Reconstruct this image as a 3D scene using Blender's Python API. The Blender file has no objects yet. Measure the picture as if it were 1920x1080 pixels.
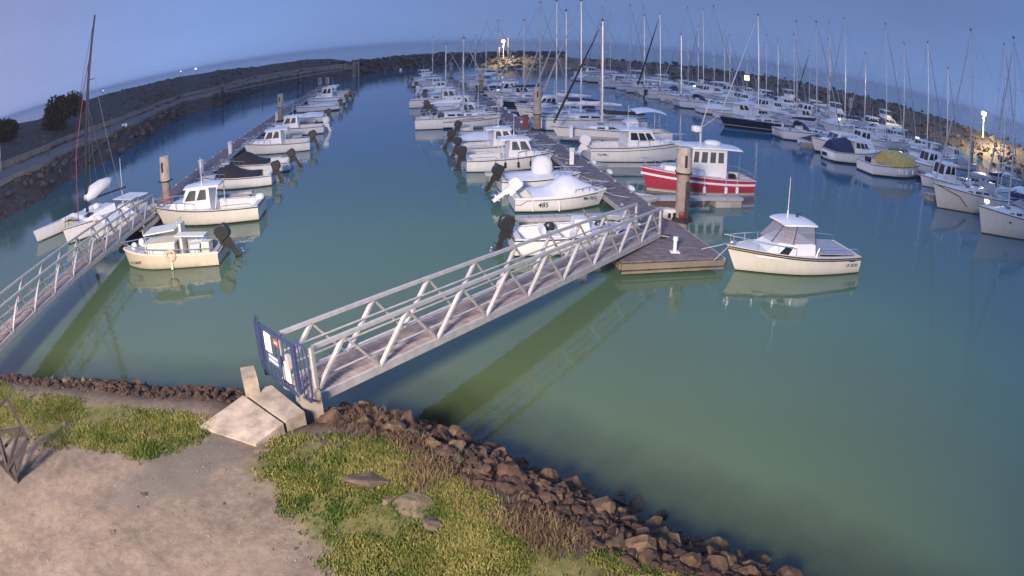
import bpy, bmesh, math, random
from mathutils import Vector, Matrix, noise as mnoise
R = math.radians
PI = math.pi
rnd = random.Random(7)
scene = bpy.context.scene
COL = scene.collection

# ------------------------------------------------------------------ camera model (wide lens looking down on the harbour)
F_, A_, PIT, ROLL, CH = 1311.0, 0.274, 20.95, 0.405, 7.6
def ray(px, py):
    x = px - 960; y = 540 - py; r = math.hypot(x, y) + 1e-9
    t = r / F_; t *= 1 + A_ * t * t
    d = (math.sin(t) * x / r, math.sin(t) * y / r, math.cos(t))
    c, s = math.cos(R(ROLL)), math.sin(R(ROLL)); d = (c * d[0] - s * d[1], s * d[0] + c * d[1], d[2])
    c, s = math.cos(R(PIT)), math.sin(R(PIT))
    return (d[0], d[2] * c + d[1] * s, d[1] * c - d[2] * s)
def at(px, py, z=0.0):
    d = ray(px, py); k = (z - CH) / d[2]
    return Vector((d[0] * k, d[1] * k, z))
def at_dist(px, py, dist):
    d = ray(px, py); k = dist / math.hypot(d[0], d[1])
    return Vector((d[0] * k, d[1] * k, CH + d[2] * k))
def ztop(b, px, py):
    d = ray(px, py); k = math.hypot(b[0], b[1]) / math.hypot(d[0], d[1])
    return CH + d[2] * k
def proj(P):
    x, y, z = P[0], P[1], P[2] - CH
    c, s = math.cos(R(PIT)), math.sin(R(PIT))
    a, u, f = x, y * s + z * c, y * c - z * s
    c, s = math.cos(R(ROLL)), math.sin(R(ROLL)); a, u = c * a + s * u, -s * a + c * u
    th = math.atan2(math.hypot(a, u), f); ph = math.atan2(u, a); t = th
    for _ in range(12): t = th / (1 + A_ * t * t)
    return (960 + F_ * t * math.cos(ph), 540 - F_ * t * math.sin(ph))

cam = bpy.data.cameras.new('camera'); camo = bpy.data.objects.new('camera', cam); COL.objects.link(camo)
camo.location = (0, 0, CH)
camo.rotation_euler = (Matrix.Rotation(R(90 - PIT), 3, 'X') @ Matrix.Rotation(R(ROLL), 3, 'Z')).to_euler()
cam.type = 'PANO'; cam.panorama_type = 'FISHEYE_LENS_POLYNOMIAL'
cam.sensor_width = 36; cam.sensor_height = 20.25; cam.sensor_fit = 'HORIZONTAL'
fm = F_ * 36 / 1920
cam.fisheye_polynomial_k0 = 0; cam.fisheye_polynomial_k1 = -1 / fm; cam.fisheye_polynomial_k2 = 0
cam.fisheye_polynomial_k3 = -A_ / fm ** 3; cam.fisheye_polynomial_k4 = 0
cam.fisheye_fov = R(180)
cam.clip_start = 0.1; cam.clip_end = 30000
scene.camera = camo

# ------------------------------------------------------------------ mesh builder
class MB:
    def __init__(s): s.v = []; s.f = []; s.m = []
    def add(s, vs, fs, mi=0):
        o = len(s.v); s.v += [tuple(v) for v in vs]
        for f in fs: s.f.append(tuple(i + o for i in f)); s.m.append(mi)
        return s
    def box(s, c, d, rz=0, mi=0, top=1.0, tilt=None):
        vs = []
        for z in (-1, 1):
            k = top if z > 0 else 1
            for x, y in ((-1, -1), (1, -1), (1, 1), (-1, 1)): vs.append(Vector((x * d[0] / 2 * k, y * d[1] / 2 * k, z * d[2] / 2)))
        M = Matrix.Rotation(rz, 3, 'Z')
        if tilt is not None: M = M @ Matrix.Rotation(tilt, 3, 'Y')
        c = Vector(c)
        return s.add([M @ v + c for v in vs], [(0, 3, 2, 1), (4, 5, 6, 7), (0, 1, 5, 4), (1, 2, 6, 5), (2, 3, 7, 6), (3, 0, 4, 7)], mi)
    def bar(s, p, q, w, h, mi=0, up=(0, 0, 1)):
        p, q = Vector(p), Vector(q); d = (q - p).normalized(); u = Vector(up)
        a = d.cross(u)
        if a.length < 1e-4: a = d.cross(Vector((1, 0, 0)))
        a.normalize(); b = a.cross(d); vs = []
        for e in (p, q):
            for i, j in ((-1, -1), (1, -1), (1, 1), (-1, 1)): vs.append(e + a * (i * w / 2) + b * (j * h / 2))
        return s.add(vs, [(0, 3, 2, 1), (4, 5, 6, 7), (0, 1, 5, 4), (1, 2, 6, 5), (2, 3, 7, 6), (3, 0, 4, 7)], mi)
    def loft(s, rings, closed=True, cap0=False, cap1=False, mi=0):
        n = len(rings[0]); vs = [v for r in rings for v in r]; fs = []
        for i in range(len(rings) - 1):
            for j in range(n if closed else n - 1):
                k = (j + 1) % n
                fs.append((i * n + j, i * n + k, (i + 1) * n + k, (i + 1) * n + j))
        if cap0: fs.append(tuple(range(n - 1, -1, -1)))
        if cap1: fs.append(tuple((len(rings) - 1) * n + j for j in range(n)))
        return s.add(vs, fs, mi)
    def tube(s, pts, r, n=6, mi=0, cap=True):
        pts = [Vector(p) for p in pts]; rings = []
        a = None
        for i, p in enumerate(pts):
            d = (pts[min(i + 1, len(pts) - 1)] - pts[max(i - 1, 0)]).normalized()
            if a is None:
                a = d.cross(Vector((0, 0, 1)))
                if a.length < 1e-3: a = d.cross(Vector((1, 0, 0)))
            a = (a - d * a.dot(d)).normalized(); b = d.cross(a)
            rr = r[i] if isinstance(r, (list, tuple)) else r
            rings.append([p + (a * math.cos(2 * PI * k / n) + b * math.sin(2 * PI * k / n)) * rr for k in range(n)])
        return s.loft(rings, True, cap, cap, mi)
    def rbox(s, c, d, e=4, n=12, m=5, rz=0, mi=0, tx=0, M=None):
        rings = []; Mz = M if M is not None else Matrix.Rotation(rz, 3, 'Z'); c = Vector(c)
        def se(a, p): 
            v = math.cos(a); w = math.sin(a)
            return (math.copysign(abs(v) ** (2 / p), v), math.copysign(abs(w) ** (2 / p), w))
        for i in range(m + 1):
            a = -PI / 2 + PI * i / m * 0.999 + 0.0005
            k, z = se(a, e); ring = []
            for j in range(n):
                x, y = se(2 * PI * (j + .5) / n, e)
                ring.append(Mz @ Vector((x * k * d[0] / 2 + tx * z * d[0] / 2, y * k * d[1] / 2, z * d[2] / 2)) + c)
            rings.append(ring)
        return s.loft(rings, True, True, True, mi)
    def prism(s, outline, z0, z1, k=1.0, mi=0, off=(0, 0)):
        a = [Vector((x, y, z0)) for x, y in outline]; b = [Vector((x * k + off[0], y * k + off[1], z1)) for x, y in outline]
        return s.loft([a, b], True, True, True, mi)
    def quad(s, a, b, c, d, mi=0): return s.add([a, b, c, d], [(0, 1, 2, 3)], mi)
    def slab(s, corners, th, mi=0):
        cs = [Vector(c) for c in corners]
        nrm = (cs[1] - cs[0]).cross(cs[2] - cs[0]).normalized() * th
        return s.loft([[c - nrm for c in cs], cs], True, True, True, mi)
    def each(s, name, mats, parent=None, **kw):
        """one object per connected piece"""
        up = list(range(len(s.v)))
        def find(i):
            while up[i] != i: up[i] = up[up[i]]; i = up[i]
            return i
        for f in s.f:
            for k in f[1:]: up[find(k)] = find(f[0])
        grp = {}
        for f, mi in zip(s.f, s.m): grp.setdefault(find(f[0]), []).append((f, mi))
        res = []
        for fs in grp.values():
            b = MB(); ids = sorted({i for f, _ in fs for i in f}); mp = {i: k for k, i in enumerate(ids)}
            b.v = [s.v[i] for i in ids]; b.f = [tuple(mp[i] for i in f) for f, _ in fs]; b.m = [mi for _, mi in fs]
            res.append(b.build(name, mats, parent, **kw))
        return res
    def build(s, name, mats, parent=None, loc=None, smooth=38, rot=None, recalc=True):
        me = bpy.data.meshes.new(name); me.from_pydata(s.v, [], s.f)
        if not isinstance(mats, (list, tuple)): mats = [mats]
        for m in mats: me.materials.append(m)
        if len(mats) > 1: me.polygons.foreach_set('material_index', s.m)
        if recalc:
            bm = bmesh.new(); bm.from_mesh(me); bmesh.ops.recalc_face_normals(bm, faces=bm.faces); bm.to_mesh(me); bm.free()
        if smooth:
            me.polygons.foreach_set('use_smooth', [True] * len(me.polygons)); me.set_sharp_from_angle(angle=R(smooth))
        o = bpy.data.objects.new(name, me); COL.objects.link(o)
        if parent is not None: o.parent = parent
        if loc is not None: o.location = loc
        if rot is not None: o.rotation_euler = rot
        return o

def tag(o, label=None, cat=None, group=None, kind=None):
    if label: o['label'] = label
    if cat: o['category'] = cat
    if group: o['group'] = group
    if kind: o['kind'] = kind
    return o
def empty(name, loc, rz=0, label=None, cat=None, group=None):
    o = bpy.data.objects.new(name, None); COL.objects.link(o); o.empty_display_size = .3
    o.location = loc; o.rotation_euler = (0, 0, rz)
    return tag(o, label, cat, group)
def copy_tree(o, parent=None):
    c = o.copy(); COL.objects.link(c)
    if parent is not None: c.parent = parent
    for ch in list(o.children): copy_tree(ch, c)
    return c
def lettering(text, size, loc, rot, parent, m, shear=0, name='lettering'):
    cu = bpy.data.curves.new(name, 'FONT'); cu.body = text; cu.size = size; cu.extrude = .003; cu.align_x = 'CENTER'; cu.align_y = 'CENTER'; cu.shear = shear
    cu.offset = size * .012
    cu.materials.append(m)
    t = bpy.data.objects.new(name, cu); COL.objects.link(t); bpy.context.view_layer.update(); me = bpy.data.meshes.new_from_object(t.evaluated_get(bpy.context.evaluated_depsgraph_get())); bpy.data.objects.remove(t); bpy.data.curves.remove(cu)
    me.name = name; o = bpy.data.objects.new(name, me); COL.objects.link(o); o.location = loc; o.rotation_euler = rot; o.parent = parent
    if not me.materials: me.materials.append(m)
    return o

# ------------------------------------------------------------------ materials
def new_mat(name):
    m = bpy.data.materials.new(name); m.use_nodes = True
    nt = m.node_tree; return m, nt, nt.nodes['Principled BSDF']
def N(nt, t, **kw):
    n = nt.nodes.new(t)
    for k, v in kw.items(): setattr(n, k, v)
    return n
def noise_node(nt, coord, scale, detail=4, rough=.55):
    n = N(nt, 'ShaderNodeTexNoise'); n.inputs['Scale'].default_value = scale; n.inputs['Detail'].default_value = detail; n.inputs['Roughness'].default_value = rough
    nt.links.new(coord, n.inputs['Vector']); return n
def ramp(nt, fac, stops):
    r = N(nt, 'ShaderNodeValToRGB'); el = r.color_ramp.elements
    while len(el) < len(stops): el.new(.5)
    for e, (p, c) in zip(el, stops): e.position = p; e.color = (*c, 1) if len(c) == 3 else c
    nt.links.new(fac, r.inputs['Fac']); return r
def mixc(nt, fac, a, b, blend='MIX'):
    n = N(nt, 'ShaderNodeMix', data_type='RGBA', blend_type=blend)
    for sock, v in ((n.inputs[0], fac), (n.inputs[6], a), (n.inputs[7], b)):
        if hasattr(v, 'is_output'): nt.links.new(v, sock)
        elif isinstance(v, (int, float)): sock.default_value = v
        else: sock.default_value = (*v, 1)
    return n.outputs[2]
def math_n(nt, op, a, b=None, clamp=False):
    n = N(nt, 'ShaderNodeMath', operation=op, use_clamp=clamp)
    for i, v in enumerate((a, b)):
        if v is None: continue
        if hasattr(v, 'is_output'): nt.links.new(v, n.inputs[i])
        else: n.inputs[i].default_value = v
    return n.outputs[0]
def mapr(nt, v, a, b, c=0, d=1):
    n = N(nt, 'ShaderNodeMapRange'); nt.links.new(v, n.inputs[0])
    for i, x in enumerate((a, b, c, d)): n.inputs[i + 1].default_value = x
    return n.outputs[0]
def bump(nt, p, h, strength, dist=.02):
    b = N(nt, 'ShaderNodeBump'); b.inputs['Strength'].default_value = strength; b.inputs['Distance'].default_value = dist
    nt.links.new(h, b.inputs['Height']); nt.links.new(b.outputs[0], p.inputs['Normal'])
def objc(nt): return N(nt, 'ShaderNodeTexCoord').outputs['Object']
def mul(c, k): return tuple(min(1, x * k) for x in c)
def mat(name, col, rough=.5, metal=0, var=.1, scale=2.5, bmp=0, bsc=30, coat=0, alpha=1):
    m, nt, p = new_mat(name); co = objc(nt)
    n = noise_node(nt, co, scale)
    r = ramp(nt, n.outputs[0], [(.3, mul(col, 1 - var)), (.7, mul(col, 1 + var))])
    nt.links.new(r.outputs[0], p.inputs['Base Color'])
    p.inputs['Roughness'].default_value = rough; p.inputs['Metallic'].default_value = metal
    p.inputs['Coat Weight'].default_value = coat; p.inputs['Alpha'].default_value = alpha
    if bmp: bump(nt, p, noise_node(nt, co, bsc).outputs[0], bmp)
    return m
def hull_mat(name, col, anti=(.015, .02, .05), zl=.07, rough=.28, line=None):
    m, nt, p = new_mat(name); co = objc(nt)
    sp = N(nt, 'ShaderNodeSeparateXYZ'); nt.links.new(co, sp.inputs[0]); z = sp.outputs[2]
    mp = N(nt, 'ShaderNodeMapping'); mp.inputs['Scale'].default_value = (2.2, 2.2, .35); nt.links.new(co, mp.inputs[0])
    st = noise_node(nt, mp.outputs[0], 2.2, 5)
    c = ramp(nt, st.outputs[0], [(.35, mul(col, .93)), (.6, col)]).outputs[0]
    # yellowish scum near the waterline
    g = mapr(nt, z, zl + .01, zl + .10, .4, 0)
    c = mixc(nt, g, c, mul((.42, .38, .24), 1.0))
    if line: 
        a = math_n(nt, 'MULTIPLY', math_n(nt, 'GREATER_THAN', z, line[0]), math_n(nt, 'LESS_THAN', z, line[1]))
        c = mixc(nt, a, c, line[2])
    c = mixc(nt, math_n(nt, 'LESS_THAN', z, zl), c, anti)
    nt.links.new(c, p.inputs['Base Color']); p.inputs['Roughness'].default_value = rough
    p.inputs['Coat Weight'].default_value = .25
    return m
M = {}
WHITE = (.78, .77, .74)
M['gel'] = mat('gelcoat_white', (.76, .75, .73), .32, var=.05, coat=.15)
M['gelc'] = mat('gelcoat_cream', (.70, .66, .56), .36, var=.06)
M['gelg'] = mat('gelcoat_grey', (.52, .53, .55), .4, var=.07)
M['deckw'] = mat('deck_white', (.66, .65, .63), .6, var=.08, scale=5, bmp=.15, bsc=120)
M['floor'] = mat('cockpit_floor', (.42, .42, .43), .7, var=.15, scale=4)
M['teak'] = mat('teak_deck', (.27, .2, .15), .7, var=.2, scale=6)
M['glass'] = mat('window_glass', (.018, .02, .026), .07, var=.3, scale=2)
M['glassm'] = mat('window_glass_mid', (.09, .095, .10), .1, var=.35, scale=1.7)
M['black'] = mat('black_plastic', (.016, .016, .018), .38, var=.2)
M['rub'] = mat('rubber_strake', (.03, .03, .034), .6, var=.2)
M['steel'] = mat('stainless_steel', (.62, .62, .64), .28, .9, var=.06)
M['alu'] = mat('mast_aluminium', (.62, .62, .63), .36, .55, var=.05)
M['aluw'] = mat('mast_white', (.72, .71, .7), .4, .1, var=.05)
M['carbon'] = mat('mast_carbon', (.018, .02, .03), .35, var=.2)
M['wire'] = mat('rigging_wire', (.30, .31, .34), .4, .6, var=.05)
M['navy'] = mat('canvas_navy', (.022, .03, .085), .85, var=.22, scale=4, bmp=.3, bsc=14)
M['blackc'] = mat('canvas_black', (.02, .018, .022), .8, var=.25, scale=4, bmp=.3, bsc=10)
M['whitec'] = mat('canvas_white', (.72, .71, .7), .8, var=.08, scale=3, bmp=.35, bsc=8)
M['greyc'] = mat('canvas_grey', (.33, .33, .36), .85, var=.15, scale=4, bmp=.3, bsc=10)
M['yellow'] = mat('tarpaulin_yellow', (.50, .38, .10), .7, var=.25, scale=5, bmp=.6, bsc=7)
M['red'] = mat('paint_red', (.38, .035, .06), .35, var=.15)
M['redd'] = mat('paint_dark_red', (.16, .015, .02), .5, var=.2)
M['fend'] = mat('fender_white', (.75, .75, .76), .45, var=.06)
M['wind'] = mat('clear_vinyl', (.36, .32, .37), .12, var=.12, alpha=.48)
M['orange'] = mat('lifebuoy_orange', (.60, .38, .26), .6, var=.12)
M['rope'] = mat('rope_red', (.30, .05, .09), .8, var=.1)
M['ropew'] = mat('rope_pale', (.5, .48, .44), .9, var=.1)
M['txt'] = mat('lettering_black', (.02, .02, .03), .5, var=.1)
M['plank'] = mat('weathered_planks', (.15, .125, .128), .85, var=.35, scale=3.5, bmp=.4, bsc=40)
M['plankw'] = mat('gangway_planks', (.26, .205, .18), .85, var=.35, scale=3, bmp=.4, bsc=40)
M['galv'] = mat('galvanised_aluminium', (.47, .45, .43), .5, .35, var=.14, scale=5)
M['float'] = mat('pontoon_float', (.33, .31, .27), .8, var=.3, scale=2)
M['floatd'] = mat('pontoon_float_dark', (.06, .06, .055), .9, var=.3, scale=2)
M['beamy'] = mat('pontoon_fascia', (.19, .16, .11), .7, var=.25, scale=2)
M['conc'] = mat('concrete', (.25, .21, .165), .9, var=.4, scale=3.2, bmp=.6, bsc=30)
M['concd'] = mat('concrete_weathered', (.22, .19, .16), .92, var=.3, scale=2.5, bmp=.6, bsc=30)
M['pilec'] = mat('pile_timber', (.26, .21, .175), .85, var=.3, scale=3, bmp=.4, bsc=25)
M['pileg'] = mat('pile_sleeve', (.38, .33, .28), .75, var=.3, scale=3)
M['bluep'] = mat('gate_paint_blue', (.03, .042, .105), .5, .1, var=.2)
M['rust'] = mat('rusty_steel', (.02, .014, .014), .85, 0, var=.4, scale=9)
M['poleg'] = mat('lamp_post_grey', (.34, .33, .3), .5, .2, var=.1)
M['darkp'] = mat('dark_timber', (.035, .032, .034), .9, var=.3)
M['signw'] = mat('sign_white', (.72, .7, .66), .5, var=.05)
M['signr'] = mat('sign_red', (.55, .07, .07), .5, var=.05)
M['signb'] = mat('sign_blue', (.05, .07, .25), .5, var=.05)
def emis(name, col, s):
    m, nt, p = new_mat(name); p.inputs['Emission Color'].default_value = (*col, 1); p.inputs['Emission Strength'].default_value = s
    n = noise_node(nt, objc(nt), 2); r = ramp(nt, n.outputs[0], [(.3, mul(col, .9)), (.7, col)]); nt.links.new(r.outputs[0], p.inputs['Base Color'])
    return m
M['bulb'] = emis('lamp_globe_lit', (1, .80, .42), 2.2)
M['bulbs'] = emis('lamp_small_lit', (1, .92, .78), 2.0)
HW = {}
HW['white'] = hull_mat('hull_white', (.76, .75, .72))
HW['white2'] = hull_mat('hull_white_blueline', (.74, .74, .73), anti=(.02, .025, .07), zl=.1)
HW['cream'] = hull_mat('hull_cream', (.70, .66, .57), anti=(.03, .02, .02), zl=.07)
HW['grey'] = hull_mat('hull_grey', (.46, .46, .48))
HW['alu'] = hull_mat('hull_aluminium_cream', (.60, .52, .40), anti=(.05, .05, .05), zl=.04, rough=.45)
HW['navy'] = hull_mat('hull_navy', (.010, .013, .035), anti=(.008, .01, .02), zl=.16, rough=.15, line=(.22, .28, (.45, .45, .5)))
HW['dark'] = hull_mat('hull_dark_blue', (.02, .024, .05), rough=.3)
HW['red'] = hull_mat('hull_red', (.40, .04, .07), anti=(.55, .52, .48), zl=.1, rough=.3)
HW['white3'] = hull_mat('hull_white_darkline', (.74, .73, .71), anti=(.012, .014, .02), zl=.16)
WATER_A = (.078, .112, .048); WATER_B = (.088, .165, .100); WATER_C = (.028, .135, .215)
QUAY = 98000.0; ZEN = (2.75, 2.95, 2.9)
SUN_EL, SUN_ROT, OZ, DUST, SKY_S, EXPO = 20, 281, 2.5, 0.3, .114, 0.16
SKYTINT = (1.06, .98, 1.2); SKY_LO, SKY_HI = .35, 1.0
HAZE = .00022
# ------------------------------------------------------------------ boat parts. Boat space: +x bow, +y port, z up, z = 0 the waterline
def lerp(a, b, t): return a + (b - a) * t
class Hull:
    def __init__(s, L, B, fb=.95, fs=.7, d=.35, ws=.84, pf=2.1, rake=.5, flare=.62, um=.42):
        s.L, s.B, s.fb, s.fs, s.d, s.ws, s.pf, s.rake, s.flare, s.um = L, B, fb, fs, d, ws, pf, rake, flare, um
    def hb(s, u):
        if u < s.um: return s.B / 2 * (s.ws + (1 - s.ws) * math.sin(u / s.um * PI / 2))
        return s.B / 2 * max(0, 1 - ((u - s.um) / (1 - s.um)) ** s.pf)
    def zs(s, u): return s.fs + (s.fb - s.fs) * u ** 1.8
    def xx(s, u, z):
        k = max(0, min(1.05, (z + s.d) / (s.fb + s.d)))
        return -s.L / 2 + u * (s.L - s.rake) + s.rake * u ** 3 * k
    def pt(s, u, side, k=1.0, dz=0): return Vector((s.xx(u, s.zs(u)), side * s.hb(u) * k, s.zs(u) + dz))
    def ring(s, u):
        h, z = s.hb(u), s.zs(u); wl = lerp(.93, s.flare, u ** 2); d = s.d * (1 - u ** 4)
        half = [(h, z), (h * lerp(.99, (1 + wl) / 2 + .03, u), z * .5), (h * wl, .02), (h * wl * .8, -d * .55), (.02 * (1 - u), -d)]
        pts = [(a, b) for a, b in half] + [(-a, b) for a, b in reversed(half)]
        return [Vector((s.xx(u, b), a, b)) for a, b in pts]
    def build(s, root, hm, deckm, uc=.5, zf=.25, gw=.2, ns=13, strake='rub', name='hull', transom_rake=0):
        us = [i / ns for i in range(ns)] + [.965, 1.0]
        b = MB(); rings = [s.ring(u) for u in us]
        if transom_rake:
            for v in rings[0]: v.x -= transom_rake * (1 - (v.z + s.d) / (s.fs + s.d))
        b.loft(rings, closed=False)
        n = len(rings[0]); b.add(rings[0], [tuple(range(n))])
        h = b.build(name, hm, root)
        # deck
        dk = MB(); ud = [u for u in us if u > uc]; ud = [uc] + ud
        rr = []
        for u in ud:
            z = s.zs(u) - .03; hb = s.hb(u) * .985
            rr.append([Vector((s.xx(u, z), k * hb, z + .05 * (1 - k * k) * min(1, hb))) for k in (-1, -.5, 0, .5, 1)])
        dk.loft(rr, closed=False)
        if uc > .06:
            uu = [.015] + [u for u in us if .03 < u < uc] + [uc]; rr = []
            for u in uu:
                z = s.zs(u) - .02; hb = s.hb(u) * .985; hi = max(.05, hb - gw); x = s.xx(u, z)
                rr.append([Vector((x, -hb, z)), Vector((x, -hi, z)), Vector((x, -hi, zf)), Vector((x, hi, zf)), Vector((x, hi, z)), Vector((x, hb, z))])
            dk.loft(rr, closed=False, mi=0)
            for q in (rr[-1],): dk.add(q[1:5], [(0, 1, 2, 3)])
            q = rr[0]; x0 = q[0].x; dk.box((x0 + .09, 0, (q[1].z + zf) / 2), (.2, -2 * q[1].y + .02, q[1].z - zf + .01))
        dk.build('deck', deckm, root, recalc=False)
        if strake:
            st = MB()
            for sd in (-1, 1): st.tube([s.pt(u, sd, 1.005, -.06) for u in us], .028, 5)
            st.tube([s.pt(0, -1, 1, -.06) + Vector((-.01, 0, 0)), s.pt(0, 1, 1, -.06) + Vector((-.01, 0, 0))], .028, 5)
            st.build('rubbing_strake', M[strake], root)
        return h
def outboard(root, x, z, m, k=1.0, tilt=0, y=0):
    """outboard motor hung on the transom at x; tilt lifts the leg out of the water"""
    T = Matrix.Translation((x, y, z)) @ Matrix.Rotation(tilt, 4, 'Y')
    def tr(b): b.v = [tuple(T @ Vector(v)) for v in b.v]; return b
    k *= 1.0
    prof = [(-.56, .2), (-.60, .38), (-.58, .60), (-.50, .68), (-.14, .72), (-.04, .62), (-.02, .24), (-.1, .14), (-.46, .14)]
    b = MB(); rg = []
    for y, q in ((-.19, .86), (-.17, .97), (-.1, 1.04), (.1, 1.04), (.17, .97), (.19, .86)):
        rg.append([Vector((k * (-.3 + (x_ + .3) * q), k * y, k * (.4 + (z_ - .4) * q))) for x_, z_ in prof])
    b.loft(rg, True, True, True); o = tr(b).build('outboard_motor', m, root, smooth=24)
    g = MB(); g.prism([(-.40 * k, -.08 * k), (-.12 * k, -.08 * k), (-.12 * k, .08 * k), (-.40 * k, .08 * k)], -.22 * k, .2 * k, 1.0)
    g.prism([(-.36 * k, -.035 * k), (-.16 * k, -.035 * k), (-.16 * k, .035 * k), (-.36 * k, .035 * k)], -.72 * k, -.22 * k)
    g.box((-.30 * k, 0, -.44 * k), (.4 * k, .17 * k, .022 * k)); g.rbox((-.27 * k, 0, -.66 * k), (.42 * k, .1 * k, .11 * k), 2.4, 8, 5); g.prism([(-.34 * k, -.012 * k), (-.16 * k, -.012 * k), (-.16 * k, .012 * k), (-.34 * k, .012 * k)], -.9 * k, -.68 * k)
    g.box((-.05 * k, 0, .05 * k), (.14 * k, .24 * k, .32 * k))
    tr(g).build('motor_leg', m, o)
    p = MB()
    for a in range(3):
        ca, sa = math.cos(a * 2.094), math.sin(a * 2.094); x0 = -.52 * k
        p.add([(x0, .03 * k * ca, -.66 * k + .03 * k * sa), (x0 - .03, .15 * k * (ca - .4 * sa), -.66 * k + .15 * k * (sa + .4 * ca)), (x0 + .03, .15 * k * (ca + .4 * sa), -.66 * k + .15 * k * (sa - .4 * ca))], [(0, 1, 2)])
    p.rbox((-.5 * k, 0, -.66 * k), (.12 * k, .07 * k, .07 * k), 2, 6, 4)
    tr(p).build('propeller', M['steel'], o)
    return o
def rail(root, H, u0, u1, h=.5, n=4, inset=.93, name='bow_rail', r=.017):
    b = MB(); top = {}
    for sd in (-1, 1):
        t = []
        for i in range(n + 1):
            u = lerp(u0, u1, i / n); p = H.pt(u, sd, inset, -.02); q = p + Vector((0, 0, h * (.75 + .25 * i / n)))
            b.tube([p, q], r * .8, 5); t.append(q)
        top[sd] = t
    f = Vector((H.L / 2 + .12, 0, H.fb + h))
    b.tube(top[-1] + [f] + top[1][::-1], r, 5)
    return b.build(name, M['steel'], root)
def house(root, x0, x1, w0, z0, h, rf=.25, ra=0.0, wk=.86, m='gel', name='cabin', wf=.9):
    """a superstructure block: raked front (rf) and back (ra), narrower at the top; returns a function giving points on its faces"""
    lo = [(x0, w0 / 2), (lerp(x0, x1, .6), w0 / 2), (x1, w0 / 2 * wf)]
    hi = [(x0 + ra, w0 / 2 * wk), (lerp(x0 + ra, x1 - rf, .6), w0 / 2 * wk), (x1 - rf, w0 / 2 * wk * wf)]
    A = [Vector((x, -y, z0)) for x, y in lo] + [Vector((x, y, z0)) for x, y in reversed(lo)]
    Bt = [Vector((x, -y, z0 + h)) for x, y in hi] + [Vector((x, y, z0 + h)) for x, y in reversed(hi)]
    b = MB(); b.loft([A, Bt], True, True, True); o = b.build(name, M[m], root, smooth=25)
    def side(sd, t, v, off=.006):
        def c(L_, z):
            x = lerp(L_[0][0], L_[2][0], t)
            y = lerp(L_[0][1], L_[1][1], t / .6) if t < .6 else lerp(L_[1][1], L_[2][1], (t - .6) / .4)
            return Vector((x, y, z))
        p = lerp(c(lo, z0), c(hi, z0 + h), v); p.y = sd * (p.y + off); return p
    def front(t, v, off=.008):
        p = lerp(Vector((lo[2][0], lerp(-lo[2][1], lo[2][1], t), z0)), Vector((hi[2][0], lerp(-hi[2][1], hi[2][1], t), z0 + h)), v); p.x += off; return p
    def back(t, v, off=.008):
        p = lerp(Vector((lo[0][0], lerp(-lo[0][1], lo[0][1], t), z0)), Vector((hi[0][0], lerp(-hi[0][1], hi[0][1], t), z0 + h)), v); p.x -= off; return p
    return o, side, front, back
def windows(root, face, spans, v0, v1, m='glass', name='window', sides=(-1, 1), slant=0):
    for sd in sides:
        for a, c in spans:
            b = MB()
            f = (lambda t, v: face(sd, t, v)) if sd else face
            P = [f(a, v0), f(c + slant * 0, v0), f(c - slant, v1), f(a, v1)]
            nrm = (P[1] - P[0]).cross(P[3] - P[0]).normalized()
            cen = sum(P, Vector()) / 4
            if sd and nrm.y * sd < 0: nrm = -nrm
            b.loft([P, [p + nrm * .008 for p in P]], True, True, True)
            b.build(name, M[m], root, smooth=0)
def roof(root, x0, x1, w, z, m='gel', th=.07, crown=.06, name='roof', taper=.8):
    out = []; n = 8
    xs = [lerp(x0, x1, i / n) for i in range(n + 1)]
    def hw(t): return w / 2 * (1 - (1 - taper) * max(0, (t - .45) / .55) ** 2) * (1 if 0 < t < 1 else .93)
    rings = []
    for i, x in enumerate(xs):
        t = i / n; y = hw(t); e = .7 if i in (0, n) else 1
        zz = z - crown * .6 * (2 * t - 1) ** 2
        rings.append([Vector((x, -y, zz)), Vector((x, -y * .97, zz + th * e)), Vector((x, -y * .5, zz + th + crown * .75 * e)), Vector((x, 0, zz + th + crown * e)),
                      Vector((x, y * .5, zz + th + crown * .75 * e)), Vector((x, y * .97, zz + th * e)), Vector((x, y, zz)), Vector((x, 0, zz + .01))])
    b = MB(); b.loft(rings, True, True, True); return b.build(name, M[m], root)
def pole(root, p, h, r=.015, m='gel', name='antenna', lean=(0, 0)):
    b = MB(); p = Vector(p); b.tube([p, p + Vector((lean[0] * .1, lean[1] * .1, .25))], r * 1.9, 6); b.tube([p + Vector((lean[0] * .1, lean[1] * .1, .25)), p + Vector((lean[0], lean[1], h))], [r, r * .5], 5)
    return b.build(name, M[m], root)
def lines(root, H, z=.62):
    b = MB()
    for sd in (-1, 1):
        p = H.pt(.93, sd, .9, .02); q = Vector((H.L / 2 + .75, sd * 1.0, z)); b.tube([p, lerp(p, q, .5) + Vector((0, 0, -.10)), q], .013, 5)
    b.each('mooring_line', M['ropew'], root)
    b = MB()
    for sd in (-1, 1):
        p = H.pt(.95, sd, .55, .03); b.tube([p + Vector((-.1, 0, .05)), p + Vector((.1, 0, .05))], .02, 5)
    b.each('cleat', M['steel'], root)
def fenders(root, H, us, sd, m='fend', r=.1, ln=.5, z=None):
    for u in us:
        p = H.pt(u, sd, 1.0, 0); zz = (p.z * .55 if z is None else z); c = Vector((p.x, p.y + sd * (r * .8), zz)); b = MB()
        b.tube([c + Vector((0, 0, -ln / 2)), c + Vector((0, 0, -ln * .38)), c + Vector((0, 0, ln * .38)), c + Vector((0, 0, ln / 2))], [r * .35, r, r, r * .35], 8)
        b.tube([c + Vector((0, 0, ln / 2)), Vector((p.x, p.y, p.z))], .012, 4)
        b.build('fender', M[m], root)
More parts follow.
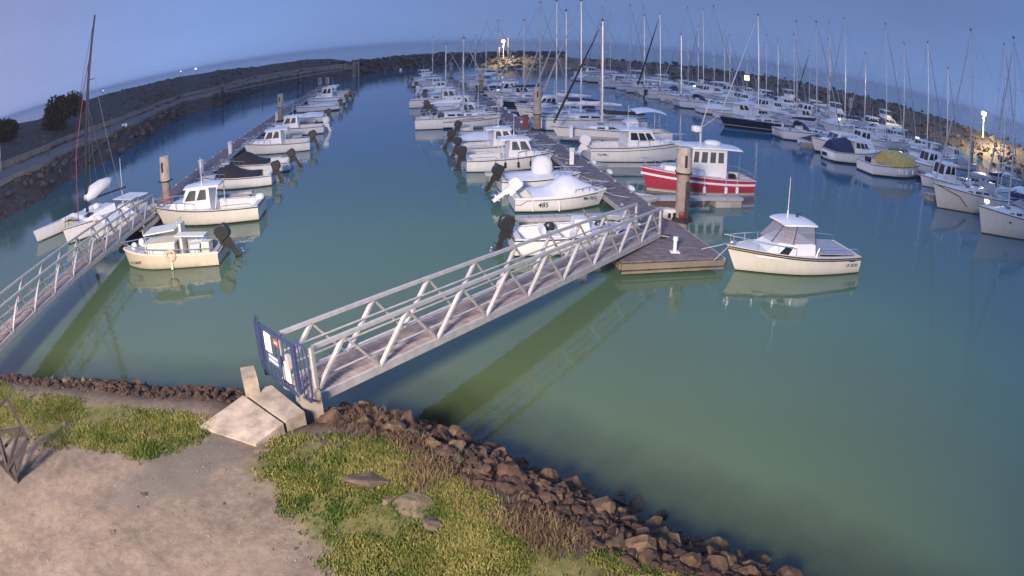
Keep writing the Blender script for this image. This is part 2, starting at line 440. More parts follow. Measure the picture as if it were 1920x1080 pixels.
def cover(root, H, u0, u1, zs, m='blackc', name='canvas_cover', k=.98, n=9, drop=.06):
    """tarpaulin draped gunwale to gunwale; zs gives the ridge height at each station"""
    rings = []
    for i in range(n + 1):
        u = lerp(u0, u1, i / n); a = zs(i / n); x = H.xx(u, H.zs(u)); hb = H.hb(u) * k + .01; z0 = H.zs(u)
        w = math.sin(i * 2.4) * .025
        rings.append([Vector((x, -hb, z0 - drop)), Vector((x, -hb, z0 + .02)), Vector((x, -hb * .62, z0 + a * .55 + w)), Vector((x, -hb * .2, z0 + a * .95)), Vector((x, hb * .2, z0 + a)), Vector((x, hb * .62, z0 + a * .55 - w)), Vector((x, hb, z0 + .02)), Vector((x, hb, z0 - drop))])
    b = MB(); b.loft(rings, False, True, True); return b.build(name, M[m], root, recalc=True, smooth=60)
def boat_root(kind, label, cat, group, x, y, hdg): return empty(kind, (x, y, rnd.uniform(-.03, .02)), hdg + rnd.uniform(-.015, .015), label, cat, group)

def fisher(root, L=5.6, B=2.3, hm='white', near=True, motor='black', tilt=0.0, hard=1.0, canopy=None, fend=None, cabm='gel', ant=True, wm='glassm', cx=.0, cw=.66, ch=1.15, split=1, strake='rub'):
    """pilothouse fishing boat: low fore cabin, wheelhouse with raked screen, open cockpit, outboard"""
    H = Hull(L, B, .98, .72, .3, .86, 2.2, .55); H.build(root, HW[hm], M['deckw'], .46, .22, .18, strake=strake)
    zd = H.zs(.6) - .05
    x0, x1 = (-.10 + cx) * L, (.20 + cx) * L
    c, s_, f_, b_ = house(root, x0, x1, B * cw, zd - .15, ch, .42, .10, .84, cabm, 'wheelhouse')
    house(root, x1 - .55, .37 * L, B * .58, zd - .02, .34, .35, 0, .8, cabm, 'fore_cabin', .55)
    windows(root, s_, [(.12, .48), (.53, .93)] if split else [(.1, .92)], .5, .92, wm, 'side_window', slant=.12)
    windows(root, f_, [(.06, .48), (.52, .94)], .42, .93, wm, 'windscreen', (0,))
    roof(root, x0 - .45 * hard, x1 - .25, B * cw * .95, zd - .15 + ch, cabm)
    if near:
        lines(root, H)
        b = MB()
        for sd in (-1, 1): b.tube([Vector((x0 - .38 * hard, sd * B * .28, zd - .1 + ch)), Vector((x0 - .3 * hard, sd * B * .4, .72))], .022, 6)
        b.each('roof_strut', M['gel'], root)
        b = MB(); b.box((x0 + .6, 0, .22 + .42), (.42, .46, .84 * .5)); b.box((x0 + .4, 0, 1.0), (.1, .46, .5)); b.build('helm_seat', M['greyc'], root)
        rail(root, H, .6, .96, .42)
        b = MB()
        for sd in (-1, 1): b.tube([H.pt(u, sd, .93, .14 if 0.05 < u < .36 else -.02) for u in (.04, .08, .2, .33, .38)], .018, 5)
        b.each('cockpit_rail', M['steel'], root)
        b = MB(); b.rbox((H.L / 2 - .35, 0, H.fb + .05), (.34, .2, .14), 3, 8, 4); b.tube([(H.L / 2 - .5, 0, H.fb + .04), (H.L / 2 + .1, 0, H.fb + .02)], .03, 6); b.build('anchor_roller', M['steel'], root)
    else: rail(root, H, .62, .96, .4, 3)
    if canopy: cover(root, H, .05, .4, lambda t: .75 * math.sin(PI * (.25 + .6 * t)), canopy, 'cockpit_canopy')
    if motor: outboard(root, -L / 2 - .02, H.fs - .1, M[motor], 1.0 if L > 5 else .85, tilt)
    if ant: pole(root, (x0 + .5, B * .2, zd + ch - .1), 1.4, .016)
    if fend: fenders(root, H, fend, -1)
    return H
def runabout(root, L=5.2, B=2.2, hm='white', near=True, motor='black', tilt=.0, cov=None, covh=.55, console=True, screen=True, fend=None, line='rub', u0=.08, u1=.72, tm=None):
    """open motor boat with console or cuddy, or closed by a fitted cover"""
    H = Hull(L, B, .85, .66, .3, .86, 2.3, .5); H.build(root, HW[hm], M['deckw'], .62 if not cov else .62, .2, .17, strake=line)
    if cov: cover(root, H, u0, u1, (lambda t: covh * (.35 + .65 * math.sin(PI * min(1, t * 1.1)) ** 1.0)) if not callable(covh) else covh, cov)
    else:
        if console:
            c, s_, f_, b_ = house(root, -.05 * L, .10 * L, B * .36, .2, .95, .2, .05, .85, 'gel', 'console')
            b = MB(); b.quad(f_(.05, .95), f_(.95, .95), f_(.9, .95) + Vector((-.12, 0, .34)), f_(.1, .95) + Vector((-.12, 0, .34))); b.build('windscreen', M['glassm'], root, smooth=0)
        b = MB(); b.box((-.2 * L, 0, .42), (.45, B * .55, .44)); b.rbox((-.27 * L, 0, .72), (.14, B * .52, .4), 4); b.build('bench_seat', M['whitec'], root)
        if near:
            b = MB(); b.box((.26 * L, 0, .5), (.8, B * .4, .3), top=.9); b.build('bow_locker', M['gel'], root)
    if near: rail(root, H, .66, .96, .3); lines(root, H)
    else: rail(root, H, .7, .96, .28, 2)
    if motor: outboard(root, -L / 2 - .02, H.fs - .1, M[motor], .95, tilt)
    if fend: fenders(root, H, fend, -1)
    return H
def cruiser(root, L=7.5, B=2.7, hm='white', fly=False, canopy=None, near=False, cabm='gel', wm='glass', motor=None, arch=True, tilt=0):
    H = Hull(L, B, 1.35, .95, .4, .86, 2.3, .8); H.build(root, HW[hm], M['deckw'], .40, .4, .22)
    zd = H.zs(.55) - .06
    c, s_, f_, b_ = house(root, -.14 * L, .22 * L, B * .74, zd - .15, 1.15, .75, .12, .82, cabm)
    house(root, .12 * L, .36 * L, B * .6, zd - .04, .42, .5, 0, .8, cabm, 'fore_cabin', .5)
    windows(root, s_, [(.08, .36), (.39, .64), (.67, .9)], .48, .88, wm, 'side_window', slant=.04)
    windows(root, f_, [(.05, .48), (.52, .95)], .4, .92, wm, 'windscreen', (0,))
    roof(root, -.2 * L, .13 * L, B * .7, zd + 1.0, cabm)
    if fly:
        z = zd + 1.1
        house(root, -.13 * L, .07 * L, B * .56, z, .48, .25, 0, .9, cabm, 'flybridge')
        b = MB()
        for sd in (-1, 1): b.tube([(-.1 * L, sd * B * .28, z), (-.16 * L, sd * B * .26, z + 1.05), (-.05 * L, sd * B * .24, z + 1.2)], .03, 6)
        b.each('radar_arch', M['gel'], root); roof(root, -.17 * L, .05 * L, B * .6, z + 1.2, cabm, .05, .08, 'bimini_top')
    if canopy: cover(root, H, .03, .36, lambda t: 1.15 * (.7 + .3 * t), canopy, 'cockpit_canopy', .96)
    rail(root, H, .5, .97, .5, 4 if near else 3)
    if motor: outboard(root, -L / 2 - .02, H.fs - .25, M[motor], 1.1, tilt)
    pole(root, (-.12 * L, -B * .2, zd + 1.05), 1.6, .018)
    return H
def yacht(root, L=9, B=2.9, hm='white2', mast_h=11, mx=.08, boom_m='navy', near=False, genoa='greyc', hood='navy', mast_m='alu', rake=0.0, open_transom=False, mizzen=None, cabm='gel', genoa_r=.07, rig=True, wheel=True, bim=None, furl=True, fb=1.15, fs=.95):
    H = Hull(L, B, fb, fs, .45, .72, 1.9, 1.0, .55, .4); H.build(root, HW[hm], M['deckw'], .32, .5, .38, strake='steel' if hm == 'navy' else 'rub', transom_rake=-.35 if open_transom else .0)
    zd = H.zs(.5) - .05
    # coachroof
    rings = []
    for i in range(8):
        t = i / 7; x = lerp(-.17 * L, .26 * L, t); w = B * .5 * (1 - .55 * t ** 2) ; h = .42 * (1 - .55 * t ** 2)
        if i == 7: h = .03
        rings.append([Vector((x, -w * .62, zd - .03)), Vector((x, -w * .55, zd + h * .8)), Vector((x, -w * .3, zd + h)), Vector((x, w * .3, zd + h)), Vector((x, w * .55, zd + h * .8)), Vector((x, w * .62, zd - .03))])
    b = MB(); b.loft(rings, True, True, True); b.build('coachroof', M[cabm], root)
    for sd in (-1, 1):
        for a, c in ((-.13, -.05), (-.03, .05), (.08, .14)):
            w = MB(); P = []
            for xx, vv in ((a, .3), (c, .3), (c, .72), (a, .72)):
                t = (xx + .17) / .43; wd = B * .5 * (1 - .55 * t ** 2); h = .42 * (1 - .55 * t ** 2)
                P.append(Vector((xx * L, sd * (lerp(wd * .62, wd * .55, vv / .8) + .012), zd - .03 + h * vv)))
            w.quad(*P); w.build('portlight', M['glass'], root, smooth=0)
    hx = [(.16 * L), (.3 * L)]
    b = MB(); b.box((.30 * L, 0, zd + .1), (.5, .5, .06)); b.box((.05 * L + .4, 0, zd + .42), (.45, .45, .05)); b.each('hatch', M['glassm'], root)
    # rig
    mb = Vector((mx * L, 0, zd + .35)); mt = mb + Vector((-rake, 0, mast_h - mb.z))
    b = MB(); b.tube([mb, lerp(mb, mt, .7), mt], [.075, .07, .05], 7); ms = b.build('mast', M[mast_m], root)
    b = MB(); sp = []
    for k, wv in ((.42, .42), (.7, .32)):
        c = lerp(mb, mt, k); b.tube([c + Vector((-.1, -B * wv, .03)), c, c + Vector((-.1, B * wv, .03))], .022, 5); sp.append((c, wv))
    b.each('spreader', M[mast_m], ms)
    b = MB(); b.tube([mt, mt + Vector((0, 0, .45))], .012, 4); b.tube([mt + Vector((-.3, 0, .12)), mt + Vector((.25, 0, .12))], .014, 4); b.box(mt + Vector((.05, .08, .16)), (.12, .1, .14)); b.build('masthead_gear', M['black'], ms)
    if rig:
        b = MB(); r = .009
        bowp = Vector((L / 2 - .12, 0, H.fb + .05))
        for sd in (-1, 1):
            ch = H.pt(.5, sd, .97); ch.x = mb.x - .15
            b.tube([mt, sp[1][0] + Vector((-.1, sd * B * .32, .03)), sp[0][0] + Vector((-.1, sd * B * .42, .03)), ch], r, 4)
            b.tube([sp[1][0], sp[0][0] + Vector((-.1, sd * B * .42, .03))], r, 4); b.tube([sp[0][0], ch], r, 4)
            if not mizzen: b.tube([mt, H.pt(0.02, sd, .8)], r, 4)
        b.tube([mt, bowp], r, 4); b.build('rigging', M['wire'], root)
        if furl:
            b = MB(); p, q = lerp(bowp, mt, .05), lerp(bowp, mt, .93); b.tube([lerp(bowp, mt, .035), p, lerp(p, q, .3), lerp(p, q, .7), q], [.02, genoa_r, genoa_r, genoa_r * .7, .025], 6); b.rbox(lerp(bowp, mt, .03), (.16, .16, .12), 3, 8, 4); b.build('furled_genoa', M[genoa], root)
    # boom with stowed sail
    g = mb + Vector((-.1, 0, .75)); e = g + Vector((-.36 * L, 0, .08)); b = MB(); b.tube([g, e], .05, 6); bo = b.build('boom', M[mast_m], root)
    if boom_m:
        b = MB(); b.tube([g + Vector((.02, 0, .35)), lerp(g, e, .08) + Vector((0, 0, .18)), lerp(g, e, .35) + Vector((0, 0, .14)), lerp(g, e, .7) + Vector((0, 0, .1)), e + Vector((0, 0, .03))], [.09, .19, .17, .14, .07], 8); b.build('sail_cover', M[boom_m], bo)
    if hood:
        rings = []
        for i in range(5):
            t = i / 4; x = lerp(-.20 * L, -.10 * L, t); h = .62 * math.sin(PI * (.55 - .42 * t)); w = B * .33
            rings.append([Vector((x, -w, zd + .2)), Vector((x, -w * .95, zd + .2 + h * .75)), Vector((x, -w * .5, zd + .3 + h)), Vector((x, w * .5, zd + .3 + h)), Vector((x, w * .95, zd + .2 + h * .75)), Vector((x, w, zd + .2))])
        b = MB(); b.loft(rings, False, False, False); b.build('sprayhood', M[hood], root, smooth=60)
    if bim:
        b = MB(); rings = []
        for i in range(6):
            t = i / 5; x = lerp(-.44 * L, -.17 * L, t); z = zd + 1.55 + .22 * math.sin(PI * t); w = B * .42
            rings.append([Vector((x, y * w, z - .18 * abs(y) ** 3)) for y in (-1, -.6, 0, .6, 1)])
        b.loft(rings, False); b.build('bimini_top', M[bim], root, smooth=60)
        b = MB()
        for sd in (-1, 1):
            for x in (-.43, -.2): b.tube([(x * L, sd * B * .40, .9), (x * L, sd * B * .42, zd + 1.4)], .02, 5)
        b.each('bimini_frame', M['steel'], root)
    b = MB()  # pulpit, stanchions, lifelines
    for sd in (-1, 1):
        st = [H.pt(u, sd, .95) for u in (.05, .22, .4, .58, .76, .9)]
        for p in st: b.tube([p, p + Vector((0, 0, .58))], .014, 4)
        for hh in (.3, .57): b.tube([p + Vector((0, 0, hh)) for p in st], .009, 4)
    f = Vector((L / 2 + .1, 0, H.fb + .6)); b.tube([H.pt(.9, -1, .95, .58), f, H.pt(.9, 1, .95, .58)], .016, 5); b.tube([H.pt(.05, -1, .95, .58), H.pt(.05, 1, .95, .58)], .014, 5)
    b.build('guard_rail', M['steel'], root)
    if wheel:
        b = MB(); b.tube([Vector((-.33 * L, .38 * math.cos(a * PI / 6), 1.25 + .38 * math.sin(a * PI / 6))) for a in range(13)], .02, 5); b.box((-.33 * L + .12, 0, .85), (.2, .25, .8)); b.build('wheel_pedestal', M['steel'], root)
    if open_transom:
        b = MB(); x = H.xx(0, .4); b.rbox((-L / 2 - .08, 0, .32), (.6, B * .52, .10), 4, 10, 4); b.box((-L / 2 + .06, 0, .72), (.12, B * .3, .5)); b.build('swim_step', M['floor'], root)
    if mizzen:
        zb = .9; p = Vector((-.36 * L, 0, zb)); q = Vector((-.36 * L - .1, 0, mizzen)); b = MB(); b.tube([p, q], [.06, .045], 6); mz = b.build('mizzen_mast', M[mast_m], root)
        b = MB(); b.tube([q, H.pt(.1, -1, .95), ], .009, 4); b.tube([q, H.pt(.1, 1, .95)], .009, 4); b.tube([q, mt], .008, 4); b.build('mizzen_rigging', M['wire'], mz)
        b = MB(); b.tube([p + Vector((0, 0, 1)), p + Vector((-1.6, 0, 1.05))], [.13, .08], 6); b.build('mizzen_sail', M['whitec'], mz)
    return H
# ------------------------------------------------------------------ pier frame: s runs along the pier away from the camera, t to the right of its right edge
PO = Vector((7.17, 22.38)); PU = Vector((-.1752, .9845)); PN = Vector((.9845, .1752)); HDG = math.atan2(PN.y, PN.x)
LO = Vector((-17.5, 28.0))
def st(s, t, z=0, o=PO): p = o + PU * s + PN * t; return Vector((p.x, p.y, z))
def to_st(p, o=PO): d = Vector((p[0], p[1])) - o; return d.dot(PU), d.dot(PN)
def s_for_x(px, t, z=1.0, o=PO, lo=-5, hi=125):
    """the place along the pier seen at column px"""
    f = lambda s: proj(st(s, t, z, o))[0] - px
    a, b = lo, hi; fa = f(a)
    for _ in range(50):
        c = (a + b) / 2; fc = f(c)
        if (fc > 0) == (fa > 0): a, fa = c, fc
        else: b = c
    return (a + b) / 2

# ------------------------------------------------------------------ near shore
SHORE = [(-70, 8.5), (-38, 9.5), (-24, 10.6), (-15.2, 11.3), (-11, 12.0), (-7, 12.4), (-5, 12.2), (-3.9, 11.7)] + \
        [tuple(at(*p)[:2]) for p in ((690, 778), (800, 806), (900, 838), (1000, 884), (1100, 934), (1250, 1002), (1450, 1078))] + [(6.2, 4.6), (9, 1.0), (14, -5), (24, -16), (40, -30)]
def sdist(x, y):
    best = 1e9; sg = 1
    for (ax, ay), (bx, by) in zip(SHORE, SHORE[1:]):
        dx, dy = bx - ax, by - ay; t = max(0, min(1, ((x - ax) * dx + (y - ay) * dy) / (dx * dx + dy * dy)))
        ex, ey = x - ax - dx * t, y - ay - dy * t; d = ex * ex + ey * ey
        if d < best: best = d; sg = -1 if dx * ey - dy * ex > 0 else 1
    return sg * math.sqrt(best)      # positive on land
def inpoly(x, y, P):
    c = False; j = len(P) - 1
    for i in range(len(P)):
        if (P[i][1] > y) != (P[j][1] > y) and x < (P[j][0] - P[i][0]) * (y - P[i][1]) / (P[j][1] - P[i][1]) + P[i][0]: c = not c
        j = i
    return c
def pdist(x, y, P):
    best = 1e9
    for i in range(len(P)):
        ax, ay = P[i - 1]; bx, by = P[i]; dx, dy = bx - ax, by - ay; t = max(0, min(1, ((x - ax) * dx + (y - ay) * dy) / (dx * dx + dy * dy + 1e-9)))
        best = min(best, math.hypot(x - ax - dx * t, y - ay - dy * t))
    return best if inpoly(x, y, P) else -best
ZL = 1.42
def land_z(x, y, d=None):
    d = sdist(x, y) if d is None else d
    n = mnoise.noise(Vector((x * .6, y * .6, 0))) * .07 + mnoise.noise(Vector((x * 2.1, y * 2.1, 3))) * .03
    if d < 0: return max(-2.4, d * .45) + n
    k = min(1, d / 2.9); k = k * (2 - k)
    return k * ZL + n * (1 if d > 3.2 else 1.6)
G_LEFT = [tuple(at(*p, 1.35)[:2]) for p in ((-260, 770), (-60, 722), (30, 742), (110, 752), (250, 772), (385, 786), (392, 806), (384, 828), (330, 850), (255, 862), (238, 850), (120, 838), (40, 812), (-60, 815), (-260, 850))]
G_RIGHT = [tuple(at(*p, 1.38)[:2]) for p in ((500, 836), (560, 818), (620, 832), (700, 822), (780, 850), (860, 905), (930, 950), (1000, 1000), (1090, 1040), (1200, 1062), (1330, 1110), (1330, 1400), (760, 1400), (660, 1082), (612, 1040), (560, 985), (520, 925), (476, 880))]
ASPH = [tuple(at(*p, 1.42)[:2]) for p in ((300, 850), (395, 826), (440, 840), (425, 870), (360, 930), (250, 960), (190, 940), (230, 905))]
def grass_amt(x, y):
    w = mnoise.noise(Vector((x * 1.3, y * 1.3, 7))) * .28 + mnoise.noise(Vector((x * 4, y * 4, 2))) * .14
    return max(0, min(1, .5 + (max(pdist(x, y, G_LEFT), pdist(x, y, G_RIGHT)) + w) / .35))
def frange(a, b, s):
    r = []
    while a < b - 1e-6: r.append(a); a += s
    return r
xs = frange(-70, -16, 3) + frange(-16, 8.6, .14) + frange(8.6, 44, 3)
ys = frange(-40, .5, 3) + frange(.5, 13.2, .14) + frange(13.2, 19, 1.5)
gv, gm, ga = [], [], []
for y in ys:
    for x in xs:
        d = sdist(x, y); gv.append((x, y, land_z(x, y, d)))
        fine = -17 < x < 9 and .4 < y < 13.5
        g = grass_amt(x, y) if fine else (1 if d > 3 else 0)
        a = max(0, min(1, .5 + (pdist(x, y, ASPH) + mnoise.noise(Vector((x * 2, y * 2, 5))) * .3) / .5)) if fine else 0
        gm.append((g, a, max(0, min(1, (d - 2.0) / 1.0)), 1))
nx = len(xs)
gf = [(j * nx + i, j * nx + i + 1, (j + 1) * nx + i + 1, (j + 1) * nx + i) for j in range(len(ys) - 1) for i in range(nx - 1)]
b = MB(); b.v, b.f, b.m = gv, gf, [0] * len(gf)
m, nt, p = new_mat('shore_ground'); co = objc(nt)
att = N(nt, 'ShaderNodeVertexColor', layer_name='cover'); sep = N(nt, 'ShaderNodeSeparateColor'); nt.links.new(att.outputs[0], sep.inputs[0])
n1, n2, n3 = noise_node(nt, co, .8, 6, .6), noise_node(nt, co, 6, 6, .7), noise_node(nt, co, 26, 4, .7)
dirt = ramp(nt, n1.outputs[0], [(.3, (.062, .049, .039)), (.45, (.118, .093, .074)), (.62, (.17, .135, .105))]).outputs[0]
dirt = mixc(nt, mapr(nt, n2.outputs[0], .35, .7), dirt, (.22, .17, .135), 'MIX') if False else mixc(nt, .55, dirt, ramp(nt, n2.outputs[0], [(.3, (.065, .053, .043)), (.5, (.13, .104, .083)), (.68, (.195, .16, .128))]).outputs[0])
dirt = mixc(nt, math_n(nt, 'GREATER_THAN', n3.outputs[0], .68), dirt, (.26, .215, .175))
asph = ramp(nt, n3.outputs[0], [(.3, (.075, .068, .06)), (.7, (.115, .102, .088))]).outputs[0]
c = mixc(nt, mapr(nt, sep.outputs[1], .2, .8, 0, .8), dirt, asph)
soil = ramp(nt, n2.outputs[0], [(.3, (.035, .045, .011)), (.5, (.085, .085, .026)), (.72, (.13, .105, .055))]).outputs[0]
c = mixc(nt, sep.outputs[0], c, soil)
mud = ramp(nt, n2.outputs[0], [(.3, (.022, .016, .012)), (.7, (.07, .05, .038))]).outputs[0]
c = mixc(nt, sep.outputs[2], mud, c)
nt.links.new(c, p.inputs['Base Color']); p.inputs['Roughness'].default_value = .95; p.inputs['Specular IOR Level'].default_value = .2
bump(nt, p, mixc(nt, .5, n2.outputs[0], n3.outputs[0]), .5, .05)
g = b.build('ground', m, smooth=180, recalc=False); tag(g, 'bare stony dirt path and grassy bank in front of the harbour', 'ground', kind='structure')
ca = g.data.color_attributes.new('cover', 'FLOAT_COLOR', 'POINT'); ca.data.foreach_set('color', [q for v in gm for q in v])

# grass blades
def blades(polys, n, h0, h1, cols, seed, dry=0, dens=lambda x, y: 1, wd=.018):
    r = random.Random(seed); v, f, cc = [], [], []
    for P, cnt in polys:
        x0, x1 = min(q[0] for q in P), max(q[0] for q in P); y0, y1 = min(q[1] for q in P), max(q[1] for q in P); k = 0; tries = 0
        y0 = max(y0, 2.5); x0 = max(x0, -13)
        while k < cnt and tries < cnt * 12:
            tries += 1; x, y = r.uniform(x0, x1), r.uniform(y0, y1)
            if r.random() > max(0, min(1, .5 + (pdist(x, y, P) + mnoise.noise(Vector((x * 1.3, y * 1.3, 7))) * .3) / .6)) * dens(x, y): continue
            d = sdist(x, y); z = land_z(x, y, d); k += 1
            tint = .45 + .8 * mnoise.noise(Vector((x * .9, y * .9, 11))) + .5 * mnoise.noise(Vector((x * 3.5, y * 3.5, 15))) + r.uniform(-.25, .25)
            base = [lerp(a, b_, max(0, min(1, tint))) for a, b_ in zip(*cols)]
            for q in range(3):
                a = r.uniform(0, 2 * PI); h = r.uniform(h0, h1) * (1 + .6 * mnoise.noise(Vector((x * 1.5, y * 1.5, 4)))); w = wd * r.uniform(.6, 1.4); ln = r.uniform(.2, .9) * h; a2 = r.uniform(0, 2 * PI)
                ox, oy = r.uniform(-.05, .05), r.uniform(-.05, .05); o = len(v)
                dx, dy = math.cos(a) * w, math.sin(a) * w; bx, by = math.cos(a2) * ln, math.sin(a2) * ln
                v += [(x + ox - dx, y + oy - dy, z - .02), (x + ox + dx, y + oy + dy, z - .02), (x + ox + bx * .4 + dx * .7, y + oy + by * .4 + dy * .7, z + h * .65), (x + ox + bx * .4 - dx * .7, y + oy + by * .4 - dy * .7, z + h * .65), (x + ox + bx, y + oy + by, z + h)]
                f += [(o, o + 1, o + 2, o + 3), (o + 3, o + 2, o + 4)]
                kk = r.uniform(.75, 1.25); cc += [(base[0] * kk, base[1] * kk, base[2] * kk, 1)] * 5
    return v, f, cc
def grass_obj(name, data, label, cat):
    v, f, cc = data; me = bpy.data.meshes.new(name); me.from_pydata(v, [], f)
    ca = me.color_attributes.new('tint', 'FLOAT_COLOR', 'POINT'); ca.data.foreach_set('color', [q for c in cc for q in c])
    m, nt, p = new_mat(name); att = N(nt, 'ShaderNodeVertexColor', layer_name='tint'); nt.links.new(att.outputs[0], p.inputs['Base Color']); p.inputs['Roughness'].default_value = .8; p.inputs['Specular IOR Level'].default_value = .15
    me.materials.append(m); o = bpy.data.objects.new(name, me); COL.objects.link(o); return tag(o, label, cat, kind='stuff')
def gden(x, y):
    q = mnoise.noise(Vector((x * .8, y * .8, 21))) + .5 * mnoise.noise(Vector((x * 2.6, y * 2.6, 9))); return max(.03, min(1, .42 + q * 1.7))
grass_obj('grass', blades([(G_LEFT, 13000), (G_RIGHT, 34000)], 3, .02, .075, ((.036, .066, .008), (.17, .155, .05)), 5, dens=gden, wd=.010), 'short green grass with yellowed patches on the bank beside the dirt path', 'grass')
DRY = [tuple(at(*p, 1.0)[:2]) for p in ((640, 800), (720, 795), (800, 850), (880, 910), (960, 960), (1060, 1020), (1200, 1060), (1200, 1100), (1000, 1050), (880, 990), (790, 940), (700, 880), (650, 850))]
grass_obj('dry_grass', blades([(DRY, 2000)], 3, .06, .2, ((.06, .04, .028), (.15, .105, .062)), 8, dens=lambda x, y: max(.03, mnoise.noise(Vector((x * 1.1, y * 1.1, 31))) * 1.4 + .25), wd=.006), 'tall brown dry grass tufts among the stones along the bank', 'dry grass')

# ------------------------------------------------------------------ water: one sheet to the horizon, clouded water that lets the bottom show only close to the bank
wx = [-9000, -3000, -1000, -400, -150, -80] + frange(-60, -18, 4) + frange(-18, 10, .5) + frange(10, 60, 4) + [80, 150, 400, 1000, 3000, 9000]
wy = [-60, -40, -20, -8] + frange(-2, 16, .5) + frange(16, 60, 4) + [80, 150, 300, 600, 1500, 4000, 12000]
b = MB(); dv = []
for y in wy:
    for x in wx: b.v.append((x, y, 0)); d = -sdist(x, y); dv.append(max(0, d))
nx = len(wx); b.f = [(j * nx + i, j * nx + i + 1, (j + 1) * nx + i + 1, (j + 1) * nx + i) for j in range(len(wy) - 1) for i in range(nx - 1)]; b.m = [0] * len(b.f)
m = bpy.data.materials.new('harbour_water'); m.use_nodes = True; nt = m.node_tree; nt.nodes.clear(); co = objc(nt)
out = N(nt, 'ShaderNodeOutputMaterial'); dep = N(nt, 'ShaderNodeAttribute', attribute_name='depth')
body = N(nt, 'ShaderNodeBsdfDiffuse'); nw = noise_node(nt, co, .12, 3)
dn = math_n(nt, 'ADD', dep.outputs['Fac'], math_n(nt, 'MULTIPLY', math_n(nt, 'SUBTRACT', nw.outputs[0], .5), 9))
nt.links.new(ramp(nt, mapr(nt, dn, 0, 60), [(.04, WATER_A), (.22, WATER_B), (.75, WATER_C)]).outputs[0], body.inputs['Color'])
tr = N(nt, 'ShaderNodeBsdfTransparent'); tr.inputs['Color'].default_value = (.55, .62, .5, 1)
mx = N(nt, 'ShaderNodeMixShader'); nd = math_n(nt, 'ADD', dep.outputs['Fac'], math_n(nt, 'MULTIPLY', math_n(nt, 'SUBTRACT', noise_node(nt, co, 1.2, 4).outputs[0], .5), .9))
nt.links.new(mapr(nt, nd, .0, 2.6, .12, 1), mx.inputs[0]); nt.links.new(tr.outputs[0], mx.inputs[1]); nt.links.new(body.outputs[0], mx.inputs[2])
gl = N(nt, 'ShaderNodeBsdfGlossy'); nt.links.new(mapr(nt, noise_node(nt, co, .07, 3).outputs[0], .35, .65, .025, .085), gl.inputs['Roughness'])
fr = N(nt, 'ShaderNodeFresnel'); fr.inputs['IOR'].default_value = 1.55
mp = N(nt, 'ShaderNodeMapping'); mp.inputs['Scale'].default_value = (1, .6, 1); nt.links.new(co, mp.inputs[0])
w1, w2 = noise_node(nt, mp.outputs[0], 1.1, 2), noise_node(nt, mp.outputs[0], 5, 2)
bp = N(nt, 'ShaderNodeBump'); bp.inputs['Strength'].default_value = .05; bp.inputs['Distance'].default_value = .25
nt.links.new(mixc(nt, .35, w1.outputs[0], w2.outputs[0]), bp.inputs['Height'])
nt.links.new(bp.outputs[0], gl.inputs['Normal']); nt.links.new(bp.outputs[0], fr.inputs['Normal'])
ms = N(nt, 'ShaderNodeMixShader'); nt.links.new(fr.outputs[0], ms.inputs[0]); nt.links.new(mx.outputs[0], ms.inputs[1]); nt.links.new(gl.outputs[0], ms.inputs[2])
nt.links.new(ms.outputs[0], out.inputs[0])
w = b.build('water', m, smooth=0, recalc=False); tag(w, 'calm blue-green harbour water running out to the open sea', 'water', kind='structure')
at_ = w.data.attributes.new('depth', 'FLOAT', 'POINT'); at_.data.foreach_set('value', dv)
# sea bed so that nothing is open below
b = MB(); b.quad((-9000, -60, -2.6), (9000, -60, -2.6), (9000, 12000, -2.6), (-9000, 12000, -2.6)); o = b.build('seabed', mat('silt', (.05, .05, .04), .95), smooth=0); tag(o, 'dark silt bed under the harbour water', 'seabed', kind='structure')

# ------------------------------------------------------------------ boulders
def rock_mesh(seed, n=15):
    r = random.Random(seed); bm = bmesh.new()
    for _ in range(n):
        while True:
            q = Vector((r.uniform(-1, 1), r.uniform(-1, 1), r.uniform(-1, 1)))
            if .5 < q.length < 1: break
        q.normalize(); bm.verts.new((q.x * .62, q.y * .5, q.z * .42))
    h = bmesh.ops.convex_hull(bm, input=bm.verts); bmesh.ops.delete(bm, geom=[e for e in h['geom_interior'] if isinstance(e, bmesh.types.BMVert)], context='VERTS')
    return bm
def rock_mat(name, c0, c1, sc=4, wet=True):
    m, nt, p = new_mat(name); co = objc(nt); oi = N(nt, 'ShaderNodeObjectInfo')
    n = noise_node(nt, co, sc, 6, .65); c = ramp(nt, n.outputs[0], [(.3, c0), (.7, c1)]).outputs[0]
    k = mapr(nt, oi.outputs['Random'], 0, 1, .55, 1.12); c = mixc(nt, 1.0, c, N(nt, 'ShaderNodeCombineColor').outputs[0], 'MULTIPLY') if False else c
    hs = N(nt, 'ShaderNodeHueSaturation'); nt.links.new(c, hs.inputs['Color']); nt.links.new(k, hs.inputs['Value']); nt.links.new(mapr(nt, oi.outputs['Random'], 0, 1, .485, .515), hs.inputs['Hue']); c = hs.outputs[0]
    if wet:
        sp = N(nt, 'ShaderNodeSeparateXYZ'); nt.links.new(N(nt, 'ShaderNodeNewGeometry').outputs['Position'], sp.inputs[0])
        zz = math_n(nt, 'ADD', sp.outputs[2], math_n(nt, 'MULTIPLY', math_n(nt, 'SUBTRACT', n.outputs[0], .5), .25))
        wf = mapr(nt, zz, .14, .42, 1, 0); c = mixc(nt, wf, c, mixc(nt, .78, c, (.016, .017, .008), 'MIX')); nt.links.new(mapr(nt, wf, 0, 1, .9, .35), p.inputs['Roughness'])
    else: p.inputs['Roughness'].default_value = .92
    nt.links.new(c, p.inputs['Base Color']); p.inputs['Specular IOR Level'].default_value = .3
    bump(nt, p, noise_node(nt, co, sc * 4, 5, .7).outputs[0], .6, .05); return m
